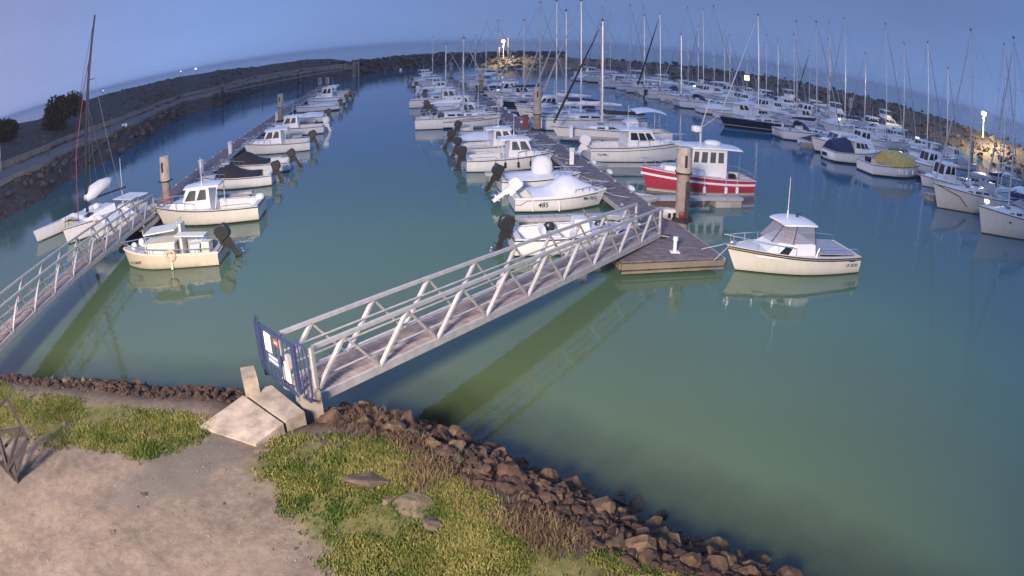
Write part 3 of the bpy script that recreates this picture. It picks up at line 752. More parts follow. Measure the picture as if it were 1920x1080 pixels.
MR = rock_mat('boulder_brown', (.045, .028, .018), (.14, .09, .058)); MR2 = rock_mat('boulder_tan', (.075, .058, .04), (.17, .13, .09))
RK = []
for i in range(12):
    bm = rock_mesh(100 + i, 12 + i % 5)
    bmesh.ops.subdivide_edges(bm, edges=bm.edges, cuts=1, use_grid_fill=True)
    bmesh.ops.triangulate(bm, faces=bm.faces)
    for v in bm.verts: v.co += v.co.normalized() * .12 * mnoise.noise(v.co * 3 + Vector((i, 0, 0))) + v.co * -.04 * (len(v.link_edges) < 5)
    me = bpy.data.meshes.new('boulder'); bm.to_mesh(me); bm.free(); me.materials.append(MR); me.polygons.foreach_set('use_smooth', [True] * len(me.polygons)); me.set_sharp_from_angle(angle=R(22)); RK.append(me)
RK2 = []
for me in RK[:6]: m2 = me.copy(); m2.materials[0] = MR2; RK2.append(m2)
placed = []
def put_rock(x, y, s, z, group, label, name='boulder', bank=RK, r=rnd, flat=1.0):
    o = bpy.data.objects.new(name, r.choice(bank)); COL.objects.link(o); o.location = (x, y, z)
    o.rotation_euler = (r.uniform(-.5, .5), r.uniform(-.5, .5), r.uniform(0, 6.3)); o.scale = (s * r.uniform(.85, 1.2), s * r.uniform(.85, 1.2), s * r.uniform(.75, 1.1) * flat)
    placed.append((x, y, s)); return tag(o, label, 'boulder', group)
def free(x, y, s, k=.40): return all((x - a) ** 2 + (y - c) ** 2 > (k * (s + q)) ** 2 for a, c, q in placed)
rr = random.Random(3)
def along(pxlist, z=0):
    P = [at(*p, z) for p in pxlist]; return P
SLABKEEP = [tuple(at(*p, 1.4)[:2]) for p in ((360, 800), (450, 735), (500, 690), (580, 745), (600, 800), (480, 838))]
cnt = 0
for _ in range(60000):      # the riprap on the right
    if cnt >= 205: break
    x, y = rr.uniform(-3.6, 5.4), rr.uniform(4.5, 11.8)
    d = sdist(x, y)
    if not -.85 < d < 2.1 or grass_amt(x, y) > .6: continue
    px, py = proj((x, y, .4))
    if not (600 < px < 1500 and py < 1130): continue
    s = rr.uniform(.2, .46) if rr.random() < .35 else rr.uniform(.13, .28)
    if not free(x, y, s): continue
    put_rock(x, y, s * 1.12, land_z(x, y, d) + s * .16, 'boulders of the riprap below the grass', 'reddish brown boulder in the riprap along the water below the grass', r=rr); cnt += 1
cnt = 0
for _ in range(40000):      # the low stones on the left
    if cnt >= 72: break
    x, y = rr.uniform(-14.5, -4.8), rr.uniform(9.4, 12.6); d = sdist(x, y)
    if not -.3 < d < 1.7 or inpoly(x, y, SLABKEEP) or grass_amt(x, y) > .7: continue
    px, py = proj((x, y, .4))
    if px < -10 or px > 470: continue
    s = rr.uniform(.1, .34)
    if not free(x, y, s): continue
    put_rock(x, y, s * 1.1, land_z(x, y, d) + s * .12, 'stones of the shore left of the slabs', 'brown shore stone at the water edge left of the concrete slabs', 'shore_stone', RK if rr.random() < .75 else RK2, rr); cnt += 1
for px, py, s, lb in ((690, 905, .75, 'broad flat grey stone sunk in the grass, topmost of the four'), (725, 935, .5, 'small flat pale stone in the grass just below the broad one'), (770, 958, .62, 'long flat tan stone in the grass above the grey slab stone'), (825, 992, .5, 'flat grey stone in the green grass nearest the bottom edge'),
                      (490, 852, .35, 'pale rubble stone against the foot of the lower slab'), (505, 838, .25, 'little pale rubble stone beside the slab edge'), (612, 835, .3, 'rounded grey stone at the foot of the concrete pillar')):
    p = at(px, py, 1.36); o = put_rock(p.x, p.y, s, land_z(p.x, p.y) - .02, None, lb, 'stone', RK2, rr, .45)
for i, (px, py, s) in enumerate(((1195, 948, .34), (1165, 925, .2), (1240, 965, .24))):
    p = at(px, py, 0); put_rock(p.x, p.y, s, -.02, 'rocks breaking the surface off the riprap', ('dark wet rock breaking the water surface off the riprap', 'small rock awash left of the larger one', 'low rock awash right of the larger one')[i], 'rock', RK, rr)
# pebbles on the dirt
for i, (px, py, s) in enumerate(((272, 928, .16), (212, 1005, .14), (260, 952, .07), (192, 880, .07), (555, 1030, .08), (98, 798, .2), (62, 742, .22), (120, 797, .16), (345, 958, .05), (420, 945, .08))):
    p = at(px, py, 1.42); put_rock(p.x, p.y, s, land_z(p.x, p.y) + .0, 'loose pale stones on the dirt path and grass', 'loose pale stone lying on the dirt path or at its grass edge', 'loose_stone', RK2, rr, .5)

# small rubble filling the gaps between the boulders, too much of it to count
r_ = random.Random(77); pr = []
for i in range(5):
    bm = rock_mesh(700 + i, 11); bm.verts.index_update(); pr.append(([v.co.copy() for v in bm.verts], [[v.index for v in f.verts] for f in bm.faces])); bm.free()
def scatter(n, test, s0, s1, name, m, label):
    b = MB(); k = 0; t = 0
    while k < n and t < n * 30:
        t += 1; x, y = r_.uniform(-15, 6.2), r_.uniform(1.5, 12.8); d = sdist(x, y)
        if not test(x, y, d): continue
        px, py = proj((x, y, .6))
        if not (-40 < px < 1560 and 650 < py < 1130): continue
        v, f = r_.choice(pr); s = r_.uniform(s0, s1); Mx = Matrix.Rotation(r_.uniform(0, 6.3), 3, 'Z') @ Matrix.Rotation(r_.uniform(-.6, .6), 3, 'X'); o = Vector((x, y, land_z(x, y, d) + s * .1)); b.add([Mx @ (q * s) + o for q in v], f); k += 1
    o = b.build(name, m, smooth=0, recalc=False); tag(o, label, name, kind='stuff')
scatter(3900, lambda x, y, d: -.8 < d < 2.3 and grass_amt(x, y) < .65 and not inpoly(x, y, SLABKEEP), .06, .24, 'rubble', rock_mat('rubble_brown', (.032, .02, .014), (.12, .077, .052)), 'small brown rubble filling the gaps between the shore boulders')
scatter(380, lambda x, y, d: d > 2.2 and grass_amt(x, y) < .45 and not inpoly(x, y, SLABKEEP) and mnoise.noise(Vector((x * .8, y * .8, 40))) > -.05, .012, .045, 'gravel', rock_mat('gravel_pale', (.13, .105, .085), (.36, .30, .25), 6, False), 'loose pale gravel scattered over the dirt path')
# ------------------------------------------------------------------ far banks and breakwaters
def far_rocks(name, pts, label, seed, m, s0=.35, s1=.9):
    """pts: function r -> (x, y, z); one mass of stone"""
    r = random.Random(seed); protos = []
    for i in range(6):
        bm = rock_mesh(300 + seed * 10 + i, 11); bm.verts.index_update(); protos.append(([v.co.copy() for v in bm.verts], [[v.index for v in f.verts] for f in bm.faces])); bm.free()
    b = MB()
    for x, y, z in pts(r):
        v, f = r.choice(protos); s = r.uniform(s0, s1) * 1.5; Mx = Matrix.Rotation(r.uniform(0, 6.3), 3, 'Z') @ Matrix.Rotation(r.uniform(-.6, .6), 3, 'X'); o = Vector((x, y, z))
        b.add([Mx @ (q * s) + o for q in v], f)
    ob = b.build(name, m, smooth=0, recalc=False); return tag(ob, label, 'riprap', kind='stuff')
def strip_mesh(name, cols, m, label, cat, kind='structure', jit=.12, nsub=3, seed=1):
    """cols: list of profiles (equal length lists of points)"""
    b = MB(); rings = []
    fine = []
    for A, B2 in zip(cols, cols[1:]):
        k = max(1, int((A[0] - B2[0]).length / 2.5))
        for i in range(k): fine.append([lerp(p, q, i / k) for p, q in zip(A, B2)])
    fine.append(cols[-1])
    for c in fine:
        r_ = []
        for p, q in zip(c, c[1:]):
            for i in range(nsub): r_.append(lerp(p, q, i / nsub))
        r_.append(c[-1])
        rings.append([v + Vector((0, 0, mnoise.noise(v * .45) * jit * 2 + mnoise.noise(v * 1.3) * jit if i > 0 else 0)) for i, v in enumerate(r_)])
    b.loft(rings, closed=False); o = b.build(name, m, smooth=30, recalc=False)
    return tag(o, label, cat, kind=kind), rings
def bank_mat(name, dark, mid, light, grass):
    m, nt, p = new_mat(name); co = objc(nt); n1, n2 = noise_node(nt, co, .25, 6, .65), noise_node(nt, co, 1.8, 6, .7)
    c = ramp(nt, n2.outputs[0], [(.3, dark), (.5, mid), (.72, light)]).outputs[0]
    c = mixc(nt, mapr(nt, n1.outputs[0], .42, .62, 0, .75), c, grass); nt.links.new(c, p.inputs['Base Color']); p.inputs['Roughness'].default_value = .95; p.inputs['Specular IOR Level'].default_value = .1
    bump(nt, p, n2.outputs[0], 1, .3); return m
# left dike: waterline pixel, crest pixel, setback (m)
LD = [((0, 415), (0, 236), 38), ((81, 374), (81, 221), 40), ((130, 337), (130, 199), 40), ((192, 306), (192, 179), 40), ((255, 272), (255, 163), 38), ((300, 240), (300, 152), 34), ((345, 216), (345, 143), 30), ((397, 204), (397, 134), 30), ((437, 185), (437, 129), 26), ((480, 172), (480, 125), 24), ((574, 153), (574, 112), 18), ((620, 147), (612, 111), 12), ((669, 141), (664, 119), 6)]
cols = []
d0 = Vector((-37, 33, 0))
def dike_col(wp, cp, sb):
    w = at(*wp, 0); az = Vector((w.x, w.y, 0)).normalized(); dist = w.length
    if cp is None: zc = 6.6
    else: zc = ztop(w + az * sb, *cp)
    P = lambda s, z: Vector((w.x, w.y, 0)) + az * s + Vector((0, 0, z))
    k = sb / 40
    return [P(-2, -1.6), P(0, 0), P(3.2 * max(.5, k), 1.5), P(5 * max(.5, k), 2.1), P(9.5 * max(.45, k), 2.3), P(13 * max(.42, k), 2.5), P(20 * max(.38, k), lerp(2.5, zc, .30)), P(sb * .75, lerp(2.5, zc, .72)), P(sb, zc), P(sb + 3, zc - .2), P(sb + 16, -1.5)]
cols = [dike_col(*q) for q in LD]
off = cols[0][1]
first = [p + Vector((1.5, -24, 0)) for p in cols[0]]; first2 = [p + Vector((6, -60, 0)) for p in cols[0]]
m_dike = bank_mat('dike_earth', (.042, .035, .036), (.088, .072, .070), (.15, .125, .115), (.08, .072, .058))
dk, dfine = strip_mesh('dike', [first2, first] + cols, m_dike, 'broad earth and stone dike with a track curving round the far side of the basin', 'dike', jit=.16)
# the track along the dike and the kerb lines
def ribbon(name, a, bb, m, label, cat, z=.06, kind='structure'):
    b = MB(); rings = []
    for c in dfine:
        p, q = lerp(c[a[0] * 3], c[(a[0] + 1) * 3], a[1]), lerp(c[bb[0] * 3], c[(bb[0] + 1) * 3], bb[1]); rings.append([p + Vector((0, 0, z)), q + Vector((0, 0, z))])
    b.loft(rings, False); o = b.build(name, m, smooth=60, recalc=False); return tag(o, label, cat, kind=kind)
m_track = mat('track_gravel', (.115, .097, .094), .95, var=.25, scale=.8, bmp=.3, bsc=6)
ribbon('track', (3, .15), (4, .95), m_track, 'grey gravel track along the dike above the water', 'track', .16)
def kerb(name, i, f, label, w=.5, h=.55):
    b = MB(); rings = []
    for c in dfine:
        p = lerp(c[i * 3], c[(i + 1) * 3], f); az = Vector((p.x, p.y, 0)).normalized() * w
        rings.append([p + Vector((0, 0, -.2)), p + Vector((0, 0, h)), p + az + Vector((0, 0, h)), p + az + Vector((0, 0, -.2))])
    b.loft(rings, False, True, True); o = b.build(name, M['concd'], smooth=30); return tag(o, label, 'low wall')
kerb('low_wall', 3, .0, 'low pale stone kerb wall on the water side of the dike track', .45, .38)
kerb('low_wall', 5, .2, 'low weathered wall at the foot of the dike slope behind the track', .5, .6)
m_far = rock_mat('riprap_dark', (.035, .035, .042), (.13, .125, .13), 1.2, False); m_far2 = rock_mat('riprap_warm', (.075, .055, .05), (.24, .19, .16), 1.2, False)
def dike_pts(r):
    for c in dfine:
        dd = c[3].length
        if c[3].y < 18: continue
        for _ in range(int(10 if dd < 130 else 7)):
            t = r.uniform(.0, 2.1); i = int(t); p = lerp(c[(1 + i) * 3], c[min(10, 2 + i) * 3], t - i); yield (p.x + r.uniform(-1.2, 1.2), p.y + r.uniform(-1.2, 1.2), p.z + .02)
        for _ in range(9):
            t = r.uniform(5.0, 8); i = int(t); p = lerp(c[i * 3], c[min(10, i + 1) * 3], t - i); yield (p.x + r.uniform(-1, 1), p.y + r.uniform(-1, 1), p.z - .05)
far_rocks('riprap', dike_pts, 'dark brown stones lining the water edge of the dike', 1, m_far2, .22, .62)
# outer breakwater behind the harbour mouth
OB = [((669, 141), (664, 116), 6), ((714, 134), (714, 110), 6), ((790, 125), (790, 103), 7), ((840, 120), (840, 101), 8), ((882, 117), (890, 100), 9)]
def bw_col(w, az, sb, zc, top=4, back=9): 
    P = lambda s, z: Vector((w.x, w.y, 0)) + az * s + Vector((0, 0, z))
    return [P(-2, -1.6), P(0, 0), P(sb * .5, zc * .52), P(sb, zc), P(sb + top, zc), P(sb + top + back, -1.6)]
cols = []
for wp, cp, sb in OB:
    w = at(*wp); az = Vector((w.x, w.y, 0)).normalized(); cols.append(bw_col(w, az, sb, ztop(w + az * sb, *cp)))
cols.append([p + Vector((12, 22, 0)) for p in cols[-1]]); cols.append([p + Vector((22, 22, 0)) for p in cols[-1]])
m_bw = bank_mat('breakwater_stone', (.02, .02, .026), (.05, .048, .052), (.09, .085, .085), (.035, .035, .034))
ob, ofine = strip_mesh('outer_breakwater', cols, m_bw, 'dark rubble breakwater arm curving behind the harbour mouth', 'breakwater', kind='thing', jit=.25)
def ob_pts(fine, n, hi=3.3):
    def f(r):
        for c in fine:
            for _ in range(n):
                t = r.uniform(1, hi); i = int(t); p = lerp(c[i * 3], c[min(5, i + 1) * 3], t - i); yield (p.x + r.uniform(-1.3, 1.3), p.y + r.uniform(-1.3, 1.3), p.z + .05)
    return f
far_rocks('riprap', ob_pts(ofine, 16), 'dark armour stones heaped on the outer breakwater arm', 2, m_far, .5, 1.15)
# right breakwater from its round head to the right edge of the view
RB = [(-9.5, 192, 2.4, 5), (-7.5, 181, 2.6, 5), (-4, 175.5, 2.8, 6), (2, 172.5, 2.8, 7), (10, 174, 2.8, 7), (18, 174, 2.9, 7), (27, 169, 3.0, 7), (39, 160, 3.25, 8), (52, 150, 3.45, 8), (62, 136, 3.5, 8), (68, 118, 3.5, 8), (71, 100, 3.5, 8), (72, 84, 3.5, 8), (71, 68, 3.5, 8), (68, 54, 3.5, 8), (62, 36, 3.5, 8), (54, 18, 3.5, 8), (46, 0, 3.5, 8)]
cols = []
for i, (x, y, zc, sb) in enumerate(RB):
    a = Vector(RB[max(0, i - 1)][:2]); c = Vector(RB[min(len(RB) - 1, i + 1)][:2]); t = (c - a).normalized(); nrm = Vector((-t.y, t.x, 0))
    cols.append(bw_col(Vector((x, y, 0)), nrm, sb, zc, 7, 9))
cols.insert(0, [p + Vector((-1, 9, 0)) for p in cols[0]])
for p in cols[0]: p.z = min(p.z, -.5)
m_bw2 = bank_mat('mole_stone', (.06, .052, .05), (.13, .11, .10), (.22, .19, .17), (.12, .105, .075))
rb, rfine = strip_mesh('mole', cols, m_bw2, 'long stone mole with a flat top sheltering the moored yachts', 'breakwater', kind='thing', jit=.2)
far_rocks('riprap', ob_pts(rfine, 12, 3.2), 'brown and grey armour stones on the face of the mole', 3, m_far2, .4, .95)
def crest_pts(fine):
    def f(r):
        for c in fine:
            for _ in range(11): p = lerp(c[12], c[13], r.uniform(-.3, 1.3)); yield (p.x + r.uniform(-.9, .9), p.y + r.uniform(-.9, .9), p.z + r.uniform(-.25, .1))
    return f
far_rocks('riprap', crest_pts(rfine), 'dark armour stones along the seaward crest of the mole', 4, m_far, .4, .9)
# path on the mole with a low kerb
b = MB(); rings = [[lerp(c[9], c[12], .12) + Vector((0, 0, .12)), lerp(c[9], c[12], .6) + Vector((0, 0, .12))] for c in rfine[6:]]
b.loft(rings, False); tag(b.build('path', m_track, smooth=60, recalc=False), 'pale path along the flat top of the mole', 'path', kind='structure')

# bushes on the dike
def bush(px, py, w, h, label, seed, dist):
    r = random.Random(seed); base = at_dist(px, py, dist); root = empty('bush', base, 0, label, 'bush', None)
    m, nt, p = new_mat('bush_leaves'); n = noise_node(nt, objc(nt), 3); nt.links.new(ramp(nt, n.outputs[0], [(.3, (.018, .020, .010)), (.7, (.06, .05, .024))]).outputs[0], p.inputs['Base Color']); p.inputs['Roughness'].default_value = .9
    b = MB()
    cl = [(Vector((r.uniform(-.36, .36) * w, r.uniform(-.3, .3) * w, h * r.uniform(.2, .68))), r.uniform(.16, .3) * w) for _ in range(15)]
    for _ in range(9000):
        c, rad = r.choice(cl); q = Vector((r.gauss(0, 1), r.gauss(0, 1), r.gauss(0, .8))).normalized() * rad * r.uniform(.6, 1.08) + c
        if q.z < 0: continue
        s = r.uniform(.12, .26); a, e = Vector((r.gauss(0, 1), r.gauss(0, 1), r.gauss(0, 1))).normalized() * s, Vector((r.gauss(0, 1), r.gauss(0, 1), r.gauss(0, 1))).normalized() * s
        b.add([q - a, q + e, q + a, q - e * .7], [(0, 1, 2, 3)])
    b.build('foliage', m, root, smooth=0, recalc=False)
    t = MB()
    for k in range(5): e = Vector((r.uniform(-.3, .3) * w, r.uniform(-.2, .2) * w, h * .6)); t.tube([(0, 0, -.3), e * .5 + Vector((0, 0, .1)), e], [.14, .09, .04], 5)
    t.build('stem', M['darkp'], root)
bush(120, 238, 5.4, 4.4, 'large dark rounded bush on the dike slope beside the tall mast', 4, 82)
bush(12, 264, 4.4, 3.0, 'smaller dark bush on the dike at the left edge of the view', 9, 78)

# things on the left dike
def dike_thing(name, px, py, dist, label, cat): return empty(name, at_dist(px, py, dist), 0, label, cat)
t = dike_thing('bench', 52, 322, 66, 'long grey concrete bench on the dike track', 'bench'); t.rotation_euler.z = R(62)
b = MB(); b.box((0, 0, .5), (3.4, .55, .12)); b.build('seat', M['concd'], t)
for x in (-1.4, 1.4): b = MB(); b.box((x, 0, .2), (.2, .5, .5)); b.build('leg', M['concd'], t)
b = MB(); b.box((0, .3, .85), (3.4, .1, .35)); b.build('backrest', M['concd'], t)
t = dike_thing('service_cabinet', 31, 333, 63, 'small pale service cabinet standing beside the bench on the dike', 'cabinet')
b = MB(); b.box((0, 0, .55), (.5, .4, 1.1)); b.build('body', M['conc'], t); b = MB(); b.box((0, 0, 1.13), (.6, .5, .07)); b.build('lid', M['concd'], t)
t = dike_thing('sign_post', 3, 334, 62, 'tall pale post with a narrow panel at the left edge of the dike', 'sign post')
b = MB(); b.tube([(0, 0, -.2), (0, 0, 3.3)], .07, 8); b.build('post', M['pileg'], t); b = MB(); b.box((0, -.09, 2.6), (.34, .05, 1.2)); b.build('panel', M['signw'], t)
# jetty along the far end of the dike
A, Bq = at(417, 174, 2.2), at(669, 127, 2.4)
t = empty('jetty', A, 0, 'narrow weathered timber jetty on posts along the far end of the dike', 'jetty')
d = Bq - A; L_ = d.length; b = MB(); b.bar((0, 0, 0), d, 1.3, .18); b.build('deck', M['plank'], t)
b = MB(); b.bar((0, 0, 1.0), d + Vector((0, 0, 1.0)), .09, .09); b.build('handrail', M['concd'], t)
for k in range(9):
    q = d * (k / 8); b = MB(); b.tube([q + Vector((0, 0, -3.6)), q + Vector((0, 0, 1.05))], .17 if k in (0, 4, 8) else .09, 6); b.build('post', M['darkp'], t)
for px, y0, y1, lb in ((418, 203, 172, 'dark mooring post in the water by the jetty, the taller and nearer one'), (569, 160, 142, 'dark mooring post in the water at the middle of the jetty')):
    a = at(px, y0, 0); h = ztop(a, px, y1); t = empty('mooring_post', a, 0, lb, 'post', None); b = MB(); b.tube([(0, 0, -1.5), (0, 0, h)], .2, 8); b.build('post', M['darkp'], t); b = MB(); b.tube([(0, 0, h), (0, 0, h + .1)], .26, 8); b.build('cap', M['rust'], t)
a = at(667, 144, 0); t = empty('dolphin', a, 0, 'tall timber dolphin at the very end of the jetty by the rubble arm', 'dolphin'); h = ztop(a, 667, 114); b = MB(); b.box((0, 0, h / 2 - .5), (1.5, 1.1, h + 1)); b.build('pile', M['pilec'], t); b = MB(); b.box((0, 0, h + .1), (1.8, 1.4, .2)); b.build('cap', M['darkp'], t)
for i, (px, py) in enumerate(((655, 134), (660, 130))):
    o = MB().rbox((0, 0, 0), (.55, .55, .55), 2.2, 10, 6).build('buoy', M['fend'], None, at(px, py, .9)); tag(o, ('round white buoy hanging by the dolphin, lower left one', 'round white buoy hanging by the dolphin, upper right one')[i], 'buoy')
for i, (px, py) in enumerate(((751, 131), (231, 236), (236, 235))):
    p_ = at(px, py, .15) if i == 0 else at(px, py, 2.5); o = MB().rbox((0, 0, 0), (.75, .75, .75) if i == 0 else (.5, .5, .5), 2.2, 10, 6).build('buoy', M['fend'], None, p_); tag(o, ('round white buoy floating alone in the open channel', 'pale round buoy lying on the dike track, left one of two', 'pale round buoy lying on the dike track, right one of two')[i], 'buoy')

# lamps
def lamp(base, h, label, power, group='lamps on the mole', arm=0):
    t = empty('street_lamp', base, 0, label, 'street lamp', group)
    b = MB(); b.tube([(0, 0, -.2), (0, 0, .5), (0, 0, .55), (0, 0, h)], [.17, .17, .11, .07], 10); b.build('pole', M['poleg'], t)
    b = MB(); b.rbox((0, 0, h + .82), (.9, .9, .12), 3, 12, 4); b.build('lamp_cap', M['black'], t)
    b = MB(); b.rbox((0, 0, h + .42), (1.1, 1.1, .8), 2.2, 12, 8); o = b.build('globe', M['bulb'], t); o.visible_shadow = True
    l = bpy.data.lights.new('lamp_light', 'POINT'); l.energy = power; l.color = (1, .82, .48); l.shadow_soft_size = .3; lo = bpy.data.objects.new('lamp_light', l); COL.objects.link(lo); lo.parent = t; lo.location = (-.5, -1.5, h - .1)
    return t
p = at(944, 108, 2.9); lamp(p, ztop(p, 944, 79) - 2.9 - .1, 'lit lamp post on the round head of the mole at the harbour mouth', 9000)
p = at(1843, 256, 3.55); lamp(p, ztop(p, 1842, 216) - 3.55 - .1, 'lit lamp post with a bright glow on the mole at the far right', 11000)
p = at(1400, 146, 3.3); 
t = empty('floodlight', p, 0, 'lit square floodlight on the mole wall above the white cruisers', 'floodlight'); b = MB(); b.box((0, 0, 1), (.16, .16, 2.6)); b.build('post', M['poleg'], t); b = MB(); b.box((0, -.1, 0), (1.1, .2, 1.1)); b.build('lens', M['bulb'], t)
p = at(953, 108, 2.9); t = empty('beacon_post', p, 0, 'slim dark beacon post next to the lamp on the mole head', 'beacon'); h = ztop(p, 951, 74) - 2.9; b = MB(); b.tube([(0, 0, -.3), (0, 0, h)], [.22, .13], 8); b.build('post', M['rust'], t); b = MB(); b.tube([(0, 0, h), (0, 0, h + .5)], [.3, .05], 8); b.build('topmark', M['darkp'], t)
p = at(936, 108, 2.9); t = empty('beacon_post', p, 0, 'short dark marker post on the mole head left of the lamp', 'beacon'); b = MB(); b.tube([(0, 0, -.3), (0, 0, 2.6)], [.2, .16], 8); b.build('post', M['darkp'], t); b = MB(); b.box((0, 0, 2.7), (.5, .3, .3)); b.build('topmark', M['rust'], t)
for i, (px, py, s) in enumerate(((367, 129, 3.4), (339, 134, 2.0), (193, 170, 1.8))):
    p = at_dist(px, py, 900); t = empty('shore_lamp', (p.x, p.y, 0), 0, ('brightest lamp on the distant shore beyond the dike', 'small lamp on the distant shore left of the brightest one', 'faint lamp on the distant shore above the dike at the far left')[i], 'street lamp')
    b = MB(); b.tube([(0, 0, -2), (0, 0, p.z)], .25, 6); b.build('pole', M['darkp'], t); b = MB(); b.rbox((0, 0, p.z), (s, s, s * .7), 2.2, 10, 6); b.build('globe', M['bulbs'], t)
# the lamp that lights the near quay stands behind the viewpoint to the left
t = lamp(Vector((-7, -12.8, 1.4)), 12.5, 'tall quay lamp behind the dirt path outside the view', 0, None)
l = bpy.data.lights.new('quay_lamp_light', 'SPOT'); l.energy = QUAY; l.color = (1, .82, .69); l.shadow_soft_size = 2.2; l.spot_size = R(105); l.spot_blend = 1
lo = bpy.data.objects.new('quay_lamp_light', l); COL.objects.link(lo); lo.location = (-7, -12, 14.2); lo.rotation_euler = (Vector((-7, 29, 1)) - lo.location).to_track_quat('-Z', 'Y').to_euler()
# ------------------------------------------------------------------ floating piers
ZP = .5
def pier(name, o, s0, s1, w, label, fingers, head=None, z=ZP, plank=.15, fl=4.5):
    root = empty(name, st(s0, 0, 0, o), 0, label, 'pier')
    base = st(s0, 0, 0, o); P = lambda s, t, zz: st(s, t, zz, o) - base
    r = random.Random(5); b = MB(); s = s0
    while s < s1:
        pw = plank if s < 45 else plank * 2
        dz = r.uniform(-.006, .006)
        if not (head and s < head[0]): b.bar(P(s + pw / 2, -w + r.uniform(-.015, .015), z - .03 + dz), P(s + pw / 2, r.uniform(-.015, .015), z - .03 + dz), pw - .018, .05)
        s += pw
    b.build('deck', M['plank'], root, smooth=0)
    if head:
        b = MB(); s = s0
        while s < head[0]:
            dz = r.uniform(-.006, .006); b.bar(P(s + plank / 2, head[1] + r.uniform(-.015, .015), z - .03 + dz), P(s + plank / 2, r.uniform(-.01, .01), z - .03 + dz), plank - .018, .05); s += plank
        b.build('head_deck', M['plank'], root, smooth=0)
        b = MB(); b.bar(P(s0 - .04, head[1], z - .17), P(s0 - .04, 0, z - .17), .07, .2); b.bar(P(s0, head[1] - .04, z - .17), P(head[0], head[1] - .04, z - .17), .07, .2); b.bar(P(head[0] + .04, head[1], z - .17), P(head[0] + .04, -w - .05, z - .17), .07, .2)
        b.bar(P(s0 - .06, head[1], z - .36), P(s0 - .06, 0, z - .36), .05, .08); b.build('fascia', M['beamy'], root, smooth=0)
        for tt in frange(head[1] + .5, -.3, 1.05):
            b = MB(); b.box(P((s0 + head[0]) / 2, tt, .1), (head[0] - s0 - .3, .8, .55), math.atan2(PU.y, PU.x)); b.build('float', M['floatd'], root, smooth=0)
    b = MB()
    for t in (.035, -w - .035): b.bar(P(s0 if t > 0 else (head[0] if head else s0), t, z - .12), P(s1, t, z - .12), .07, .2)
    b.build('side_beam', M['galv'], root, smooth=0)
    for k, s in enumerate(frange((head[0] if head else s0) + .6, min(s1, 48), 2.4)):
        for t in (-.14, -w + .14):
            b = MB(); q = P(s, t, z); b.tube([q + Vector((PU.x * -.14, PU.y * -.14, .09)), q + Vector((PU.x * .14, PU.y * .14, .09))], .022, 6); b.box(q + Vector((0, 0, .045)), (.06, .12, .09), math.atan2(PU.y, PU.x)); b.build('cleat', M['galv'], root)
    s = (head[0] if head else s0) + 1
    while s < s1 - 2:
        b = MB(); b.box(P(s + 1, -w / 2, .08), (2.0, w - .12, .5), math.atan2(PU.y, PU.x)); b.build('float', M['floatd'], root, smooth=0); s += fl
    for (s, side, ln) in fingers:
        t0 = .05 if side > 0 else -w - .05; t1 = t0 + side * ln; b = MB()
        for off in (-.24, .24): b.bar(P(s + off, t0, z - .12), P(s + off * .9, t1, z - .12), .09, .14)
        n = int(ln / .5)
        for k in range(n): tt = t0 + side * (k + .5) * ln / n; b.bar(P(s - .24, tt, z - .05), P(s + .24, tt, z - .05), ln / n - .03, .035)
        for off in (-.9, .9): b.bar(P(s + off, t0, z - .1), P(s + off * .25, t0 + side * 1.0, z - .1), .06, .1)
        f = b.build('finger', M['galv'], root, smooth=0)
        b = MB(); q = P(s, t1 - side * .9, .05); b.box(q, (.7, 1.5, .5), math.atan2(PU.y, PU.x)); b.build('float', M['float'], f, smooth=0)
    return root, P
fr_ = [(s, -1, 4.6) for s in (5.2, 14.2, 22.6, 33, 41.5, 50, 60, 71, 82, 94)] + [(s, 1, 5.6) for s in (8.2, 16.2, 26.6, 35.5, 45, 56, 66, 78, 90)]
pier('floating_pier', PO, -.75, 110, 1.55, 'long plank floating pier with a square head running out between the middle rows of boats', fr_, head=(3.4, -3.85))
pier('floating_pier', LO, -2.4, 97, 1.6, 'long plank floating pier on the left side reached by the left gangway', [(s, 1, 4.6) for s in (3.9, 14.6, 25, 36, 44, 54, 64, 76)])
RO = PO + PN * 33.4
pier('floating_pier', RO, -8, 104, 1.8, 'long floating pier between the two rows of yachts on the right', [(s, k, 7) for s in (4, 11.5, 20, 30, 41, 52, 64, 76, 88) for k in (-1, 1)])

def pile(px, py, pt, label, z=.45, r=.27, cap=True, sq=False, sleeve=.42, extra=None, m='pilec'):
    a = at(px, py, z); a.z = 0; h = ztop(a, px, pt); t = empty('mooring_pile', a, R(-10), label, 'mooring pile', 'mooring piles of the piers')
    b = MB(); hs = h * (1 - sleeve)
    if sq: b.box((0, 0, hs / 2 - 1), (r * 1.7, r * 1.7, hs + 2))
    else: b.tube([(0, 0, -2), (0, 0, hs * .5), (0, 0, hs + .05)], [r, r * .97, r * .94], 12)
    b.build('pile', M[m], t)
    b = MB(); b.tube([(0, 0, hs), (0, 0, hs + .02), (0, 0, h - .02), (0, 0, h)], [r * 1.06, r * 1.16, r * 1.12, r * 1.04], 12); b.build('sleeve', M['pileg'], t)
    b = MB(); b.box((r * .2, -r * 1.15, h - .55), (.1, .05, .5)); b.build('slot_plate', M['rust'], t)
    b = MB(); b.box((0, 0, hs), (r * 2.4, r * 2.4, .05)); b.build('bracket', M['rust'], t)
    b = MB(); b.tube([(0, 0, ZP - .02), (0, 0, ZP + .12)], [r * 1.7, r * 1.6], 12); b.build('collar', M['rust'], t)
    if extra: extra(t, h, r)
    return t
